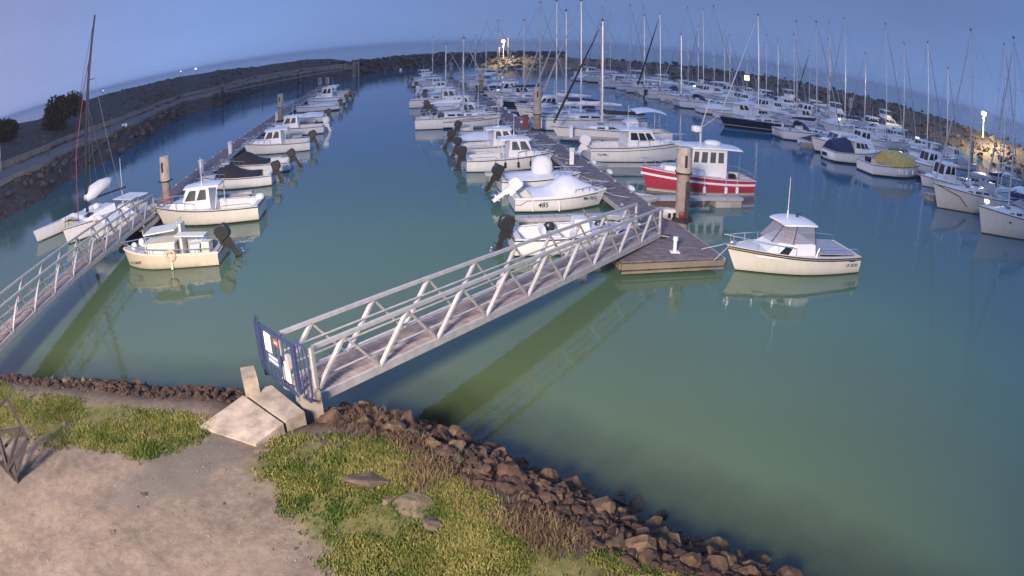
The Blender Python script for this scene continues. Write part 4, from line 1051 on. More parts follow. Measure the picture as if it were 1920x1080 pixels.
def dark_scars(t, h, r):
    b = MB(); b.box((r * .55, -r * .85, h * .36), (.13, .06, h * .5)); b.box((r * .9, -r * .5, h * .48), (.1, .12, .5)); b.build('fender_strip', M['darkp'], t)
    b = MB(); b.rbox((0, -r * 1.1, ZP + .26), (.3, .14, .3), 3, 8, 5); b.build('red_reel', M['redd'], t)
def rings(t, h, r):
    b = MB(); b.tube([(r * 1.05 * math.cos(a), r * 1.05 * math.sin(a), ZP + .5) for a in frange(0, 6.5, .5)], .05, 6); b.build('red_ring', M['signr'], t)
pile(1277, 414, 275, 'tall timber pile with pale sleeve at the middle pier head beside the red trawler', extra=dark_scars, r=.29, sleeve=.3)
pile(315, 392, 291, 'pale timber pile at the near end of the left pier by the white pilothouse boat', extra=rings, sleeve=.4)
pile(526, 228, 176, 'pale sleeved pile halfway along the left pier')
pile(600, 172, 146, 'pile near the far end of the left pier, left of a close pair'); pile(614, 168, 145, 'pile near the far end of the left pier, right of a close pair')
pile(1007, 245, 163, 'timber pile with red box at its foot midway along the middle pier', sleeve=.55)
pile(902, 174, 130, 'dark-footed pile further out along the middle pier'); pile(846, 148, 118, 'slim pile at the outer end of the middle pier')
pile(1594, 224, 183, 'brown pile rising among the yachts in front of the mole', m='darkp'); pile(1178, 140, 119, 'weathered pile at the outer end of the right pier', m='pilec'); pile(1820, 312, 262, 'thick pale pile among the boats near the mole lamp')

# small pier furniture
def simple(name, p, label, cat, rz=0, group=None): return empty(name, p, rz, label, cat, group)
t = simple('mooring_bollard', at(1265, 473, ZP), 'white upright bollard standing alone on the pier head', 'bollard')
b = MB(); b.tube([(0, 0, 0), (0, 0, .04), (0, 0, .42), (0, 0, .46)], [.08, .065, .065, .06], 10); b.build('post', M['fend'], t); b = MB(); b.box((0, 0, .015), (.34, .26, .03)); b.build('base_plate', M['fend'], t); b = MB(); b.tube([(0, 0, .44), (0, 0, .56)], [.1, .085], 10); b.build('cap', M['fend'], t)
t = simple('hose_box', at(1255, 411, ZP), 'rounded white box with dark openings beside the pile at the pier head', 'box', R(20))
b = MB(); b.rbox((0, 0, .22), (.6, .34, .44), 4, 12, 6); b.build('body', M['gelc'], t)
for x in (-.12, .12): b = MB(); b.box((x, -.175, .2), (.13, .02, .2)); b.build('opening', M['black'], t)
t = simple('extinguisher_box', at(985, 240, ZP), 'dark red fire box standing by the pile midway along the pier', 'box', R(-10)); b = MB(); b.box((0, 0, .5), (.38, .3, 1.0)); b.build('body', M['redd'], t); b = MB(); b.box((0, 0, 1.02), (.44, .36, .05)); b.build('lid', M['rust'], t)
def pedestal(px, py, label, lit=False, h=.95, z=ZP):
    t = simple('service_pedestal', at(px, py, z), label, 'pedestal', R(-10), 'service pedestals on the piers'); b = MB(); b.box((0, 0, h / 2), (.24, .2, h)); b.build('body', M['fend'], t)
    b = MB(); b.box((0, 0, h + .1), (.3, .26, .2)); b.build('head', M['bulbs' if lit else 'gelg'], t)
for a in ((1013, 243, 'small white pedestal with a dark square on the middle pier near the red box'), (1071, 258, 'white pedestal on the middle pier opposite the pilothouse boats'), (1072, 308, 'white pedestal at the left edge of the middle pier beside the covered console boat'), (941, 198, 'white pedestal on the middle pier beyond the timber pile'), (520, 226, 'white pedestal at the foot of the halfway pile on the left pier'), (378, 326, 'white pedestal on the left pier by the black-covered boats'), (432, 288, 'white pedestal on the left pier between two white boats')): pedestal(*a, h=.75)
for i, (px, py, lb) in enumerate(((1573, 226, 'lit pedestal among the yachts left of the blue canopy boat'), (1604, 226, 'large lit pedestal below the brown pile'), (1720, 262, 'lit pedestal at the foot of the mole by the cabin boats'), (1688, 290, 'lit pedestal above the yellow tarpaulin boat'), (1302, 163, 'lit pedestal near the dark hulls below the mole'), (1850, 382, 'lit pedestal between the two pale ketches at the right'))):
    a = at(px, py, 1.6); a.z = .5; pedestal(px, py, lb, True, 1.05); o = [c for c in COL.objects if c.name.startswith('service_pedestal')][-1]; o.location = a; o.scale = (1.5, 1.5, 1.15) if i in (1, 2) else (1.1, 1.1, 1.1)
# white edge fenders of the pier
for i, (px, py) in enumerate(((1083, 289), (1143, 322), (1184, 353), (1113, 304), (955, 211), (966, 217), (978, 229), (948, 203))):
    o = MB().rbox((0, 0, 0), (.7, .26, .26), 2.6, 10, 6).build('edge_fender', M['fend'], None, at(px, py, ZP + .02)); o.rotation_euler.z = math.atan2(PU.y, PU.x); tag(o, ('white bumper on the pier edge at the stern of the large cabin cruiser', 'white bumper on the pier edge between the cruiser and the red trawler', 'white bumper on the pier edge beside the bow of the red trawler', 'small white bumper nearest the stern corner of the large cabin cruiser', 'white bumper on the far pier edge before the timber pile, second farthest', 'white bumper on the far pier edge before the timber pile, middle one', 'white bumper on the pier edge just beside the red box', 'white bumper on the far pier edge, the farthest of all')[i], 'bumper', 'white bumpers on the pier edge')

# ------------------------------------------------------------------ gangways
def gangway(A, Bq, w, side, label, n=9, hr=1.02, first=0):
    """A land end, Bq pier end of the near bottom chord; the other truss stands w to the given side"""
    root = empty('gangway', A, 0, label, 'gangway'); d = Bq - A; L_ = d.length; u = d.normalized(); nr = Vector((-u.y, u.x, 0)).normalized() * side
    up = Vector((0, 0, 1)); r = random.Random(2)
    b = MB(); k = 0.0
    while k < L_ - .05:
        p = u * (k + .07) + up * .06; b.bar(p + nr * .03, p + nr * (w - .03), .115, .035); k += .14
    b.build('deck', M['plankw'], root, smooth=0)
    for off in (0, w):
        o = nr * off; inn = nr * (.0 if off == 0 else 0)
        b = MB(); b.bar(o, o + d, .07, .17); b.build('bottom_chord', M['galv'], root, smooth=0)
        b = MB(); b.bar(o + up * hr + u * .1, o + d + up * hr, .085, .07); b.build('handrail', M['galv'], root, smooth=0)
        for hh in (.36, .68): b = MB(); q = nr * (.05 if off == 0 else -.05); b.tube([o + q + up * hh + u * .1, o + q + d + up * hh], .022, 6); b.build('mid_rail', M['galv'], root)
        pn = L_ / n
        for i in range(n):
            a0, a1, am = u * (i * pn), u * ((i + 1) * pn), u * ((i + .5) * pn) + up * (hr - .03)
            b = MB(); b.bar(o + a0 + up * .05, o + am, .06, .085, up=nr); b.build('strut', M['galv'], root, smooth=0)
            b = MB(); b.bar(o + am, o + a1 + up * .05, .04, .05, up=nr); b.build('strut', M['galv'], root, smooth=0)
        for q in (u * .06, u * (L_ - .04)):
            b = MB(); b.bar(o + q, o + q + up * hr, .08, .08, up=u); b.build('end_post', M['galv'], root, smooth=0)
    for i in range(n + 1): 
        b = MB(); q = u * (i * L_ / n) - up * .07; b.bar(q, q + nr * w, .07, .07); b.build('cross_beam', M['galv'], root, smooth=0)
    return root
GA, GB = at(592, 748, 1.42), at(1237, 441, .62)
gangway(GA, GB, .98, 1, 'aluminium truss gangway sloping from the blue gate to the middle pier head')
a, c = at(12, 640, 1.25), at(290, 402, .62); u_ = (c - a).normalized(); gangway(a - u_ * 3.0, c, .98, 1, 'aluminium truss gangway on the left reaching down to the left pier', n=11)
# roller plate at the foot of the gangway
t = simple('landing_plate', GB + Vector((.1, .1, -.1)), 'dark metal landing plate under the foot of the main gangway', 'plate', math.atan2((GB - GA).y, (GB - GA).x)); b = MB(); b.box((.2, .45, 0), (.7, 1.25, .03), tilt=.08); b.build('plate', M['black'], t); b = MB(); b.tube([(-.1, -.1, -.0), (-.1, 1.1, -.0)], .06, 8); b.build('roller', M['rust'], t)

# ------------------------------------------------------------------ gate, slabs, block, pillar
def prism_z(P, z0, z1, name, m, label, cat, zt=None):
    b = MB(); A = [Vector((p.x, p.y, z0)) for p in P]; Bt = [Vector((p.x, p.y, p.z)) for p in P]; b.loft([A, Bt], True, True, True); o = b.build(name, m, smooth=0)
    me = o.data; return tag(o, label, cat)
prism_z([at(372, 801, 1.40), at(480, 833, 1.40), at(531, 794, 1.50), at(456, 741, 1.50)], .6, 1.4, 'concrete_slab', M['conc'], 'lower concrete slab sloping down to the dirt path', 'slab')
prism_z([at(461, 736, 1.49), at(536, 790, 1.49), at(571, 772, 1.50), at(509, 722, 1.50)], .2, 1.5, 'concrete_slab', M['conc'], 'upper level concrete slab directly before the blue gate', 'slab')
pz = at(580, 815, .75); b = MB(); b.box((0, 0, .25), (.42, .42, 1.5), top=.95); o = b.build('concrete_pillar', M['concd'], None, (pz.x + .06, pz.y + .16, .65)); o.rotation_euler.z = R(35); tag(o, 'short weathered concrete pillar carrying the land end of the gangway', 'pillar')
q0 = at(468, 733, 1.5); b = MB(); b.box((0, 0, .35), (.30, .52, .98), top=.98); o = b.build('concrete_block', M['conc'], None, (q0.x, q0.y + .12, 1.0)); o.rotation_euler.z = R(28); tag(o, 'upright pale concrete block left of the blue gate', 'block')
# gate across the land end
gl, gr = at(500, 702, 1.5), at(566, 752, 1.5); gd = gr - gl; gw_ = gd.length
root = empty('gate', gl, math.atan2(gd.y, gd.x), 'blue barred gate with notice boards and curved side guards closing the gangway', 'gate')
b = MB(); Hh = 1.12
for x in (0, gw_): b.bar((x, 0, 0), (x, 0, Hh), .06, .06, up=(1, 0, 0))
for z in (.08, Hh - .03): b.bar((0, 0, z), (gw_, 0, z), .05, .05)
b.build('frame', M['bluep'], root, smooth=0)
for i in range(8): b = MB(); x = gw_ * (i + .7) / 8.4; b.tube([(x, 0, .08), (x, 0, Hh - .05)], .015, 6); b.build('bar', M['bluep'], root)
for x, sg in ((0, -1), (gw_, 1)):
    gq = .24 if sg < 0 else .42; b = MB(); b.tube([(x, 0, .12), (x + sg * (gq - .08), .02, .12), (x + sg * gq, .02, .3), (x + sg * gq, .02, Hh - .1), (x + sg * (gq - .08), .02, Hh + .08), (x, 0, Hh + .08)], .024, 6)
    for k in (.35 * gq, .7 * gq): b.tube([(x + sg * k, .01, .12), (x + sg * k, .01, Hh + .08)], .014, 5)
    b.build('side_guard', M['bluep'], root)
def board(x, z, w, h, m, name): b = MB(); b.box((x, -.05, z), (w, .012, h)); return b.build(name, M[m], root, smooth=0)
s1 = board(gw_ * .30, 0.86, .26, .38, 'signw', 'notice_board'); s1['label'] = 'white notice board with a single dark mark'
b = MB(); b.box((gw_ * .30, -.059, .87), (.022, .004, .16)); b.box((gw_ * .30 + .012, -.059, .775), (.05, .004, .022)); b.build('symbol', M['txt'], s1, smooth=0)
s2 = board(gw_ * .56, 0.97, .17, .12, 'signr', 'notice_board'); s2['label'] = 'small red notice plate'; b = MB(); b.box((gw_ * .56, -.059, .97), (.11, .004, .03)); b.build('symbol', M['signw'], s2, smooth=0)
s3 = board(gw_ * .42, 0.55, .44, .22, 'signb', 'notice_board'); s3['label'] = 'wide blue board with two rows of white lettering'
for zz, ww in ((.60, .36), (.51, .40)):
    b = MB(); r_ = random.Random(4); x = gw_ * .42 - ww / 2
    while x < gw_ * .42 + ww / 2 - .02: k = r_.uniform(.012, .026); b.box((x + k / 2, -.0595, zz), (k, .004, .055)); x += k + .012
    b.build('lettering', M['signw'], s3, smooth=0)
b = MB(); b.box((gw_ * .86, -.05, .75), (.1, .08, .26)); b.build('lock_box', M['galv'], root, smooth=0)
b = MB(); b.box((gw_ * .8, -.055, .5), (.16, .03, .4)); b.build('lock_plate', M['gelc'], root, smooth=0)
# steel trestle at the left edge
P = [at(13, 746, 2.75), at(52, 823, 2.25), at(37, 804, 2.35), at(-4, 811, 2.35), at(29, 900, 1.5), at(14, 880, 1.75), at(-32, 830, 2.2), at(-18, 872, 1.6), at(-26, 790, 2.5)]
root = empty('steel_trestle', Vector((P[4].x, P[4].y, 1.4)), 0, 'rusty dark steel trestle of crossed bars at the left edge of the path', 'trestle'); o_ = root.location.copy()
for i, j in ((0, 1), (0, 8), (8, 6), (2, 3), (1, 4), (2, 5), (2, 7), (3, 5), (3, 4), (1, 5), (6, 4), (6, 7), (5, 4)):
    b = MB(); b.bar(P[i] - o_, P[j] - o_, .06, .06); b.build('bar', M['rust'], root, smooth=0)
b = MB(); f0 = P[4] - o_; b.loft([[f0 + Vector((-.13, 0, .33)), f0 + Vector((.13, .1, .38)), f0 + Vector((.05, -.02, -.06))], [f0 + Vector((-.11, .04, .34)), f0 + Vector((.12, .14, .38)), f0 + Vector((.06, .02, -.06))]], True, True, True); b.build('shadow_wedge', M['rust'], root, smooth=0)  # dark wedge standing in for the trestle's shadow at its base
# ------------------------------------------------------------------ the fleet
GL, GCL, GCR, GRF, GRB = 'boats along the left pier', 'boats on the left side of the middle pier', 'boats on the right side of the middle pier', 'yachts facing the channel on the right pier', 'boats between the right pier and the mole'
def berth(kind, label, cat, group, s, t0, L, bow_in_sign, o=PO):
    """t0: where the end nearest to the given pier edge starts; bow_in_sign +1: bow towards +t"""
    c = st(s, t0 + L / 2, 0, o); return boat_root(kind, label, cat, group, c.x, c.y, HDG if bow_in_sign > 0 else HDG + PI)
# --- left side of the middle pier, sterns to the channel
def CL(px, py, B, kind, label, cat, bow=-2.0):
    s, t = to_st(at(px, py)); L = bow - t; return berth(kind, label, cat, GCL, s + B / 2, t, L, 1), L
r, L = CL(962, 486, 1.95, 'open_boat', 'white open boat with black outboard half hidden behind the main gangway', 'boat', -1.9)
H = runabout(r, 4.9, 1.95, 'white', True, 'black', .35)
for x in (.9, -1.0): b = MB(); b.rbox((x, .3, .75), (.4, .3, .35), 3, 10, 5); b.build('gear_bag', M['black'], r)
r, L = CL(968, 402, 2.15, 'motor_boat', 'white motor boat with white cover and raised white outboard, lettered on its side', 'boat', -1.5)
H = runabout(r, L, 2.15, 'white', True, None, 0, 'whitec', lambda t: .12 + .62 * math.exp(-((t - .62) / .26) ** 2), u0=.2, u1=.86, line='gel'); outboard(r, -L / 2, H.fs - .02, M['gel'], .95, .95)
b = MB(); b.tube([H.pt(u, -1, 1.01, -.12 if u > .12 else -.3) for u in (.0, .06, .13, .3, .5, .7, .9)], .014, 5); b.build('hull_line', M['rub'], r)
lettering('485', .30, (-.62 * L / 2 + .35, -H.hb(.3) - .012, .36), (R(84), 0, R(1)), r, M['txt'], .25)
lettering('MX 3012', .17, (.27 * L, -H.hb(.77) * .99 - .03, .56), (R(80), 0, R(16)), r, M['txt'], .1)
b = MB()
for u in (.19, .48): p = H.pt(u, -1, 1.0, 0); b.box((p.x, p.y - .02, .33), (.07, .08, .48)); 
b.each('fender', M['fend'], r)
r, L = CL(942, 366, 2.0, 'console_boat', 'white console boat with tall rounded white console cover and black outboard', 'boat', -1.7)
H = runabout(r, L, 2.0, 'white', True, 'black', .55, 'whitec', lambda t: .06 + .16 * math.sin(PI * t), u0=.1, u1=.8); b = MB(); b.rbox((.05, 0, 1.1), (1.05, .95, 1.25), 2.6, 14, 8); b.build('console_cover', M['whitec'], r, smooth=70)
r, L = CL(876, 325, 2.3, 'fishing_boat', 'white pilothouse fishing boat with dark fenders along its side, nearest of the two alike', 'fishing boat', -1.75)
H = fisher(r, L, 2.3, 'white', True, 'black', .3, fend=None, wm='glassm', cx=.06); fenders(r, H, (.34, .45, .6, .74), -1, 'black', .07, .34, .42)
r, L = CL(866, 299, 2.2, 'fishing_boat', 'white pilothouse fishing boat close behind the one with dark fenders', 'fishing boat', -1.8)
fisher(r, L, 2.2, 'white2', True, 'black', .35, cx=.0)
r, L = CL(863, 261, 1.9, 'open_boat', 'grey low open boat with tilted black outboard beyond the twin pilothouse boats', 'boat', -1.8)
H = runabout(r, L, 1.9, 'grey', False, 'black', .55, console=False); b = MB(); b.box((-.3, 0, .62), (1.5, 1.1, .3)); b.build('gear_crate', M['black'], r); pole(r, (.6, .3, .5), 1.2, .02, 'gel')
r, L = CL(831, 243, 2.1, 'motor_boat', 'low white boat with dark band at the waterline and thin mast in the middle row', 'boat', -1.8)
H = runabout(r, L, 2.1, 'white3', False, 'black', .5, 'greyc', .3); pole(r, (.5, 0, .7), 3.2, .03, 'aluw', 'signal_mast')
r, L = CL(808, 221, 2.4, 'fishing_boat', 'larger white pilothouse boat with pale side window, sixth along the middle row', 'fishing boat', -1.75)
fisher(r, L, 2.4, 'white', False, 'black', .7, wm='glass', cx=.02, ch=1.3)
r, L = CL(792, 203, 2.4, 'fishing_boat', 'white pilothouse boat with an overhanging flat roof, seventh along the middle row', 'fishing boat', -1.75)
fisher(r, L, 2.4, 'white2', False, None, hard=1.6, cx=-.04, ch=1.25, ant=False)
r, L = CL(797, 186, 2.0, 'open_boat', 'white open boat with dark side and raised outboard ahead of the overhanging-roof boat', 'boat', -2.0)
runabout(r, L, 2.0, 'white3', False, 'black', .8, 'whitec', .25)
r, L = CL(773, 164, 2.6, 'motor_sailer', 'long low white motor sailer with dark stripe and slim mast in the middle row', 'boat', -1.7)
yacht(r, L, 2.4, 'white3', 8.2, .05, hood=None, furl=False, wheel=False, boom_m='whitec')
r, L = CL(769, 154, 2.5, 'fishing_boat', 'white boat with a flat raised bimini at the far end of the middle row', 'fishing boat', -1.7)
fisher(r, L, 2.4, 'white', False, 'black', .2, hard=1.2, cx=-.06, ch=1.5, cw=.5)
for i, (mx_, top, lb) in enumerate(((836, 84, 'white yacht with thin mast at the farthest end of the middle row'), (869, 74, 'white yacht with the taller thin mast behind the motor sailer'))):
    s = s_for_x(mx_, -5.0); p = st(s, -5.0, .9); mh = ztop(p, mx_ - 1, top); r = berth('sailing_yacht', lb, 'yacht', GCL, s, -9.1, 7.4, 1); yacht(r, 7.4, 2.4, 'white', mh, .05, 'whitec', hood=None)
# --- right side of the middle pier
def CR_s(kind, label, cat, s, t0, L, d): return berth(kind, label, cat, GCR, s, t0, L, d)
# white cabin boat moored at the pier head
r = CR_s('fishing_boat', 'white cabin boat with clear screens and black stripe moored alone at the pier head', 'fishing boat', -.75, .05, 6.0, -1)
L, B = 6.0, 2.35; H = Hull(L, B, 1.0, .72, .3, .9, 2.2, .65, .58); H.build(r, HW['cream'], M['deckw'], .40, .35, .2)
b = MB(); us = [i / 14 for i in range(14)] + [.97, 1]
rgs = []
for sd in (-1, 1): b.loft([[H.pt(u, sd, 1.012, -.10), H.pt(u, sd, 1.014, -.15)] for u in us], False)
b.build('stripe', M['rub'], r, smooth=60, recalc=False)
zd = .78
c_, sf, ff, bf = house(r, -.09 * L, .33 * L, B * .80, zd - .1, .52, 1.05, 0, .9, 'gel', 'cabin', .62)
for sd in (-1, 1):
    w = MB(); Q = [sf(sd, .60, .28, .02), sf(sd, .78, .28, .05), sf(sd, .80, .82, .05), sf(sd, .64, .82, .03)]; w.quad(*Q); w.build('port_window', M['glass'], r, smooth=0)
x0, x1 = -.09 * L, .10 * L; w0, w1 = B * .365, B * .30; z0, z1 = zd + .40, zd + 1.06
Lo = [Vector((x0, -w0, z0 - .02)), Vector((x1 - .05, -w0 * .96, z0)), Vector((x1 + .72, -w0 * .55, z0 + .03)), Vector((x1 + .72, w0 * .55, z0 + .03)), Vector((x1 - .05, w0 * .96, z0)), Vector((x0, w0, z0 - .02))]
Up = [Vector((x0 + .03, -w1, z1)), Vector((x1 - .25, -w1, z1)), Vector((x1 + .1, -w1 * .5, z1)), Vector((x1 + .1, w1 * .5, z1)), Vector((x1 - .25, w1, z1)), Vector((x0 + .03, w1, z1))]
for i in range(5):
    b = MB(); b.quad(Lo[i], Lo[i + 1], Up[i + 1], Up[i]); b.build('clear_screen', M['wind'], r, smooth=0)
b = MB()
for p_, q_ in zip(Lo, Up): b.tube([p_, q_], .018, 6)
b.each('screen_frame', M['rub'], r)
roof(r, x0 - .12, x1 + .25, B * .68, z1, 'gel', .05, .06)
b = MB(); b.rbox((x0 + .35, -.15, z1 + .13), (.12, .12, .12), 3, 8, 4); b.tube([(x0 + .3, -.3, z1 + .1), (x0 + .3, -.3, z1 + .17), (x0 - .0, -.36, z1 + .17), (x0 - .0, -.36, z1 + .1)], .018, 6); b.build('roof_handle', M['rub'], r)
pole(r, (x1 - .35, -.2, z1 + .08), 1.5, .018, 'aluw')
b = MB(); b.rbox((x0 + .45, -.1, zd + .38), (.3, .35, .5), 3, 10, 5); b.box((x0 + .75, .1, zd + .35), (.2, .5, .5)); b.build('helm_seat', M['greyc'], r); b = MB(); b.tube([(x0 + .98, -.1 + .16 * math.cos(a), zd + .55 + .16 * math.sin(a)) for a in frange(0, 6.6, .52)], .018, 5); b.build('steering_wheel', M['black'], r)
b = MB(); b.quad(Vector((x0 - .02, -B * .40, zd + .04)), Vector((x0 - .02, B * .40, zd + .04)), Vector((-L / 2 + .35, B * .40, H.fs + .02)), Vector((-L / 2 + .35, -B * .40, H.fs + .02))); b.slab([Vector((x0 - .03, -B * .41, zd + .05)), Vector((-L / 2 + .3, -B * .41, H.fs + .03)), Vector((-L / 2 + .3, B * .41, H.fs + .03)), Vector((x0 - .03, B * .41, zd + .05))], .03); b.build('cockpit_cover', M['greyc'], r, smooth=0)
b = MB()
for sd in (-1, 1): b.tube([H.pt(.46, sd, .9, .0), H.pt(.44, sd, .9, .3), H.pt(.2, sd, .9, .3), H.pt(.04, sd, .9, .26), H.pt(.03, sd, .9, 0)], .017, 5)
b.each('cockpit_rail', M['steel'], r)
rail(r, H, .62, .97, .36, 3); b = MB(); b.tube([(-L / 2 + .02, -B * .3, .1), (-L / 2 - .1, -B * .3, .1)], .07, 8); b.build('exhaust', M['black'], r)
b = MB(); b.rbox((L / 2 - .3, 0, H.fb + .06), (.3, .16, .14), 3, 8, 4); b.tube([(L / 2 - .4, 0, H.fb + .04), (L / 2 + .12, 0, H.fb + .02)], .028, 6); b.build('anchor_roller', M['steel'], r)
lettering('LR 22330', .17, (-L / 2 + .55, H.hb(.1) + .012, .40), (R(94), 0, R(180)), r, M['txt']); b = MB(); b.box((-L / 2 + .55, H.hb(.1) + .0, .565), (.32, .02, .045)); b.build('number_plate', M['rub'], r)
b = MB(); b.tube([(L / 2 - .1, .1, H.fb), (L / 2 + .7, .5, .62)], .014, 5); b.tube([(L / 2 - .1, -.1, H.fb), (L / 2 + .6, -.8, .58)], .014, 5); b.build('mooring_line', M['ropew'], r)

# red trawler
L, B = 6.5, 2.5; r = CR_s('trawler', 'red and white trawler yacht with a white wheelhouse behind the tall timber pile', 'trawler', 11.5, 1.35, L, -1)
H = Hull(L, B, 1.28, .86, .4, .8, 2.4, .5, .7); H.build(r, HW['red'], M['deckw'], .36, .45, .2, strake='gel')
b = MB()
for sd in (-1, 1): b.loft([[H.pt(u, sd, 1.005, -.30 + .06 * (1 - u)), H.pt(u, sd, 1.012, -.36 + .06 * (1 - u)), H.pt(u, sd, 1.0, -.42 + .06 * (1 - u))] for u in [i / 14 for i in range(14)] + [.97, 1]], False)
b.build('hull_band', M['gel'], r, smooth=60, recalc=False)
c_, sf, ff, bf = house(r, -.22 * L, .12 * L, B * .66, .72, 1.72, .18, 0, .95, 'gel', 'wheelhouse')
windows(r, sf, [(.10, .26), (.34, .50), (.58, .74), (.82, .95)], .55, .88, 'glassm', 'side_window', slant=.0); windows(r, ff, [(.06, .34), (.38, .62), (.66, .94)], .55, .88, 'glassm', 'windscreen', (0,))
roof(r, -.36 * L, .17 * L, B * .82, 2.42, 'gel', .08, .08)
b = MB()
for sd in (-1, 1): b.tube([(-.34 * L, sd * B * .33, .8), (-.34 * L, sd * B * .34, 2.43)], .03, 6)
b.each('roof_strut', M['steel'], r)
house(r, .12 * L, .33 * L, B * .5, 1.0, .36, .2, 0, .85, 'gel', 'fore_cabin', .6)
b = MB(); b.rbox((-.12 * L, .2, 2.66), (.95, .6, .3), 3, 12, 5); b.build('life_raft', M['whitec'], r)
b = MB(); b.tube([(-.02 * L, 0, 2.5), (-.02 * L, 0, 3.5)], .07, 8); b.tube([(-.02 * L, 0, 3.4), (-.09 * L, .1, 5.0)], .03, 6); b.tube([(-.02 * L, 0, 3.4), (-.2 * L, -.1, 4.2)], .02, 6); b.build('signal_mast', M['galv'], r)
b = MB(); b.rbox((.02 * L, 0, 3.35), (.55, .55, .36), 3.5, 14, 6); b.build('radar_dome', M['gel'], r)
rail(r, H, .55, .97, .45, 4); b = MB(); b.tube([H.pt(.03, -1, .9, .3), H.pt(.2, -1, .93, .3)], .02, 5); b.tube([H.pt(.03, 1, .9, .3), H.pt(.2, 1, .93, .3)], .02, 5); b.tube([H.pt(.03, 1, .9, .3), H.pt(.03, -1, .9, .3)], .02, 5); b.build('stern_rail', M['steel'], r)
fenders(r, H, (.22, .34, .55), 1, 'fend', .09, .4, .3); b = MB(); b.box((-.3 * L, .5, .75), (.3, .35, .6)); b.build('deck_box', M['black'], r)
# long white cabin cruiser, stern to the pier
L, B = 6.7, 2.55; r = CR_s('cabin_cruiser', 'long white cabin cruiser with dark side windows moored stern to the middle pier', 'cruiser', 20.0, .9, L, 1)
H = cruiser(r, L, B, 'white', False, None, True, 'gel', 'glass', 'gel', True, .5); lettering('KLAMER', .22, (-L / 2 + .8, -H.hb(.12) - .012, .52), (R(86), 0, 0), r, M['txt']); b = MB(); b.tube([H.pt(u, -1, 1.012, -.24) for u in (.0, .2, .4, .6, .8, .94)], .018, 5); b.build('hull_line', M['txt'], r)
def CRY(mx_, top, bow_in, L, label, base_y=None, s_over=None, tcol=1.0, **kw):
    tm = .45 + .42 * L if bow_in else .45 + .58 * L
    s = s_for_x(mx_, tm, 1.2) if s_over is None else s_over
    p = st(s, tm, 1.2); mh = ztop(p, proj(p)[0], top); r = berth('sailing_yacht', label, 'yacht', GCR, s, .45, L, -1 if bow_in else 1)
    yacht(r, L, kw.pop('B', 2.9), kw.pop('hm', 'white2'), mh, .08, **kw); return r, s
r, s = CRY(1129, 40, True, 9.2, 'white yacht with a large white bimini and dark furled headsail behind the cabin cruiser', hm='white', boom_m='blackc', genoa='blackc', hood='whitec', bim='whitec', near=True, genoa_r=.09)
r, s = CRY(1166, 50, False, 10, 'white yacht with the slim mast just behind the one with the white bimini', hm='white', boom_m='whitec', hood=None, s_over=34.2, furl=False)
r, s = CRY(1089, 3, True, 9.8, 'white yacht with the tallest bare mast in the middle row', hm='white', boom_m='whitec', hood='greyc')
r, s = CRY(1061, 22, True, 8.6, 'white yacht left of the tallest bare mast, with blue sail cover', hm='white2', boom_m='navy', hood='navy')
r, s = CRY(1043, 4, True, 9.2, 'white yacht with a tall white mast beyond the blue sail cover', hm='white', boom_m='whitec', hood='whitec')
r, s = CRY(1012, 6, False, 8.6, 'white yacht with the leaning tall mast behind the timber pile with red box', hm='white2', boom_m='navy', hood=None)
r, s = CRY(982, 40, True, 8.4, 'white yacht with a mid-height mast, third from the far end of the right-hand middle row', hm='white', boom_m='greyc', hood='greyc', rig=True)
r, s = CRY(933, 40, False, 8.2, 'white yacht with the mast nearest right of the far mole lamp post', hm='white2', boom_m='whitec', hood=None)
r, s = CRY(911, 44, True, 8.2, 'white yacht near the far end of the middle pier left of the mole lamp', hm='white', boom_m='navy', hood=None)
r, s = CRY(891, 68, True, 7.4, 'small white yacht with short leaning mast at the far end of the middle pier', hm='white', boom_m='whitec', hood=None)
for i, (kind, s, L, lb, f) in enumerate((
    ('motor_boat', 43.2, 6.4, 'white motor boat with two long dark windows behind the big white bimini', lambda r, L: cruiser(r, L, 2.5, 'white')),
    ('motor_boat', 56.6, 6.2, 'white hardtop motor boat with an arched white roof beyond the timber pile', lambda r, L: cruiser(r, L, 2.5, 'white', False)),
    ('fishing_boat', 63.4, 6.0, 'white pilothouse boat with a dark box window beyond the arched-roof motor boat', lambda r, L: fisher(r, L, 2.3, 'white', False, None, wm='glass', ch=1.4)),
    ('motor_boat', 69.5, 5.6, 'white boat under a dark cockpit cover toward the far end of the middle pier', lambda r, L: runabout(r, L, 2.2, 'white', False, 'black', .3, 'blackc', .55)),
    ('motor_boat', 76, 5.6, 'low white motor boat with a pale cover near the far end of the middle pier', lambda r, L: runabout(r, L, 2.2, 'white2', False, 'black', .3, 'whitec', .5)),
    ('motor_boat', 84, 5.8, 'small white cruiser among the farthest boats of the middle pier', lambda r, L: cruiser(r, L, 2.3, 'white')),
    ('open_boat', 91.5, 5.0, 'small white open boat, next but one to the end of the middle pier', lambda r, L: runabout(r, L, 2.0, 'white', False, 'black', .3)),
    ('open_boat', 97.5, 5.0, 'last small white boat at the far end of the middle pier', lambda r, L: runabout(r, L, 2.0, 'white2', False, None, .3, 'greyc', .4)))):
    r = berth(kind, lb, 'boat', GCR, s, .5, L, -1 if i % 2 == 0 else 1); f(r, L)
# dark blue hull close to the pile
r = berth('motor_boat', 'dark blue hulled boat lying close to the middle pier before the timber pile', 'boat', GCR, 51.2, .5, 5.6, -1); runabout(r, 5.6, 2.2, 'dark', False, None, 0, 'navy', .35)

# --- left pier, bows to the pier
def LP(s, t1, L, kind, label, cat): return berth(kind, label, cat, GL, s, t1 - L, L, -1, LO)
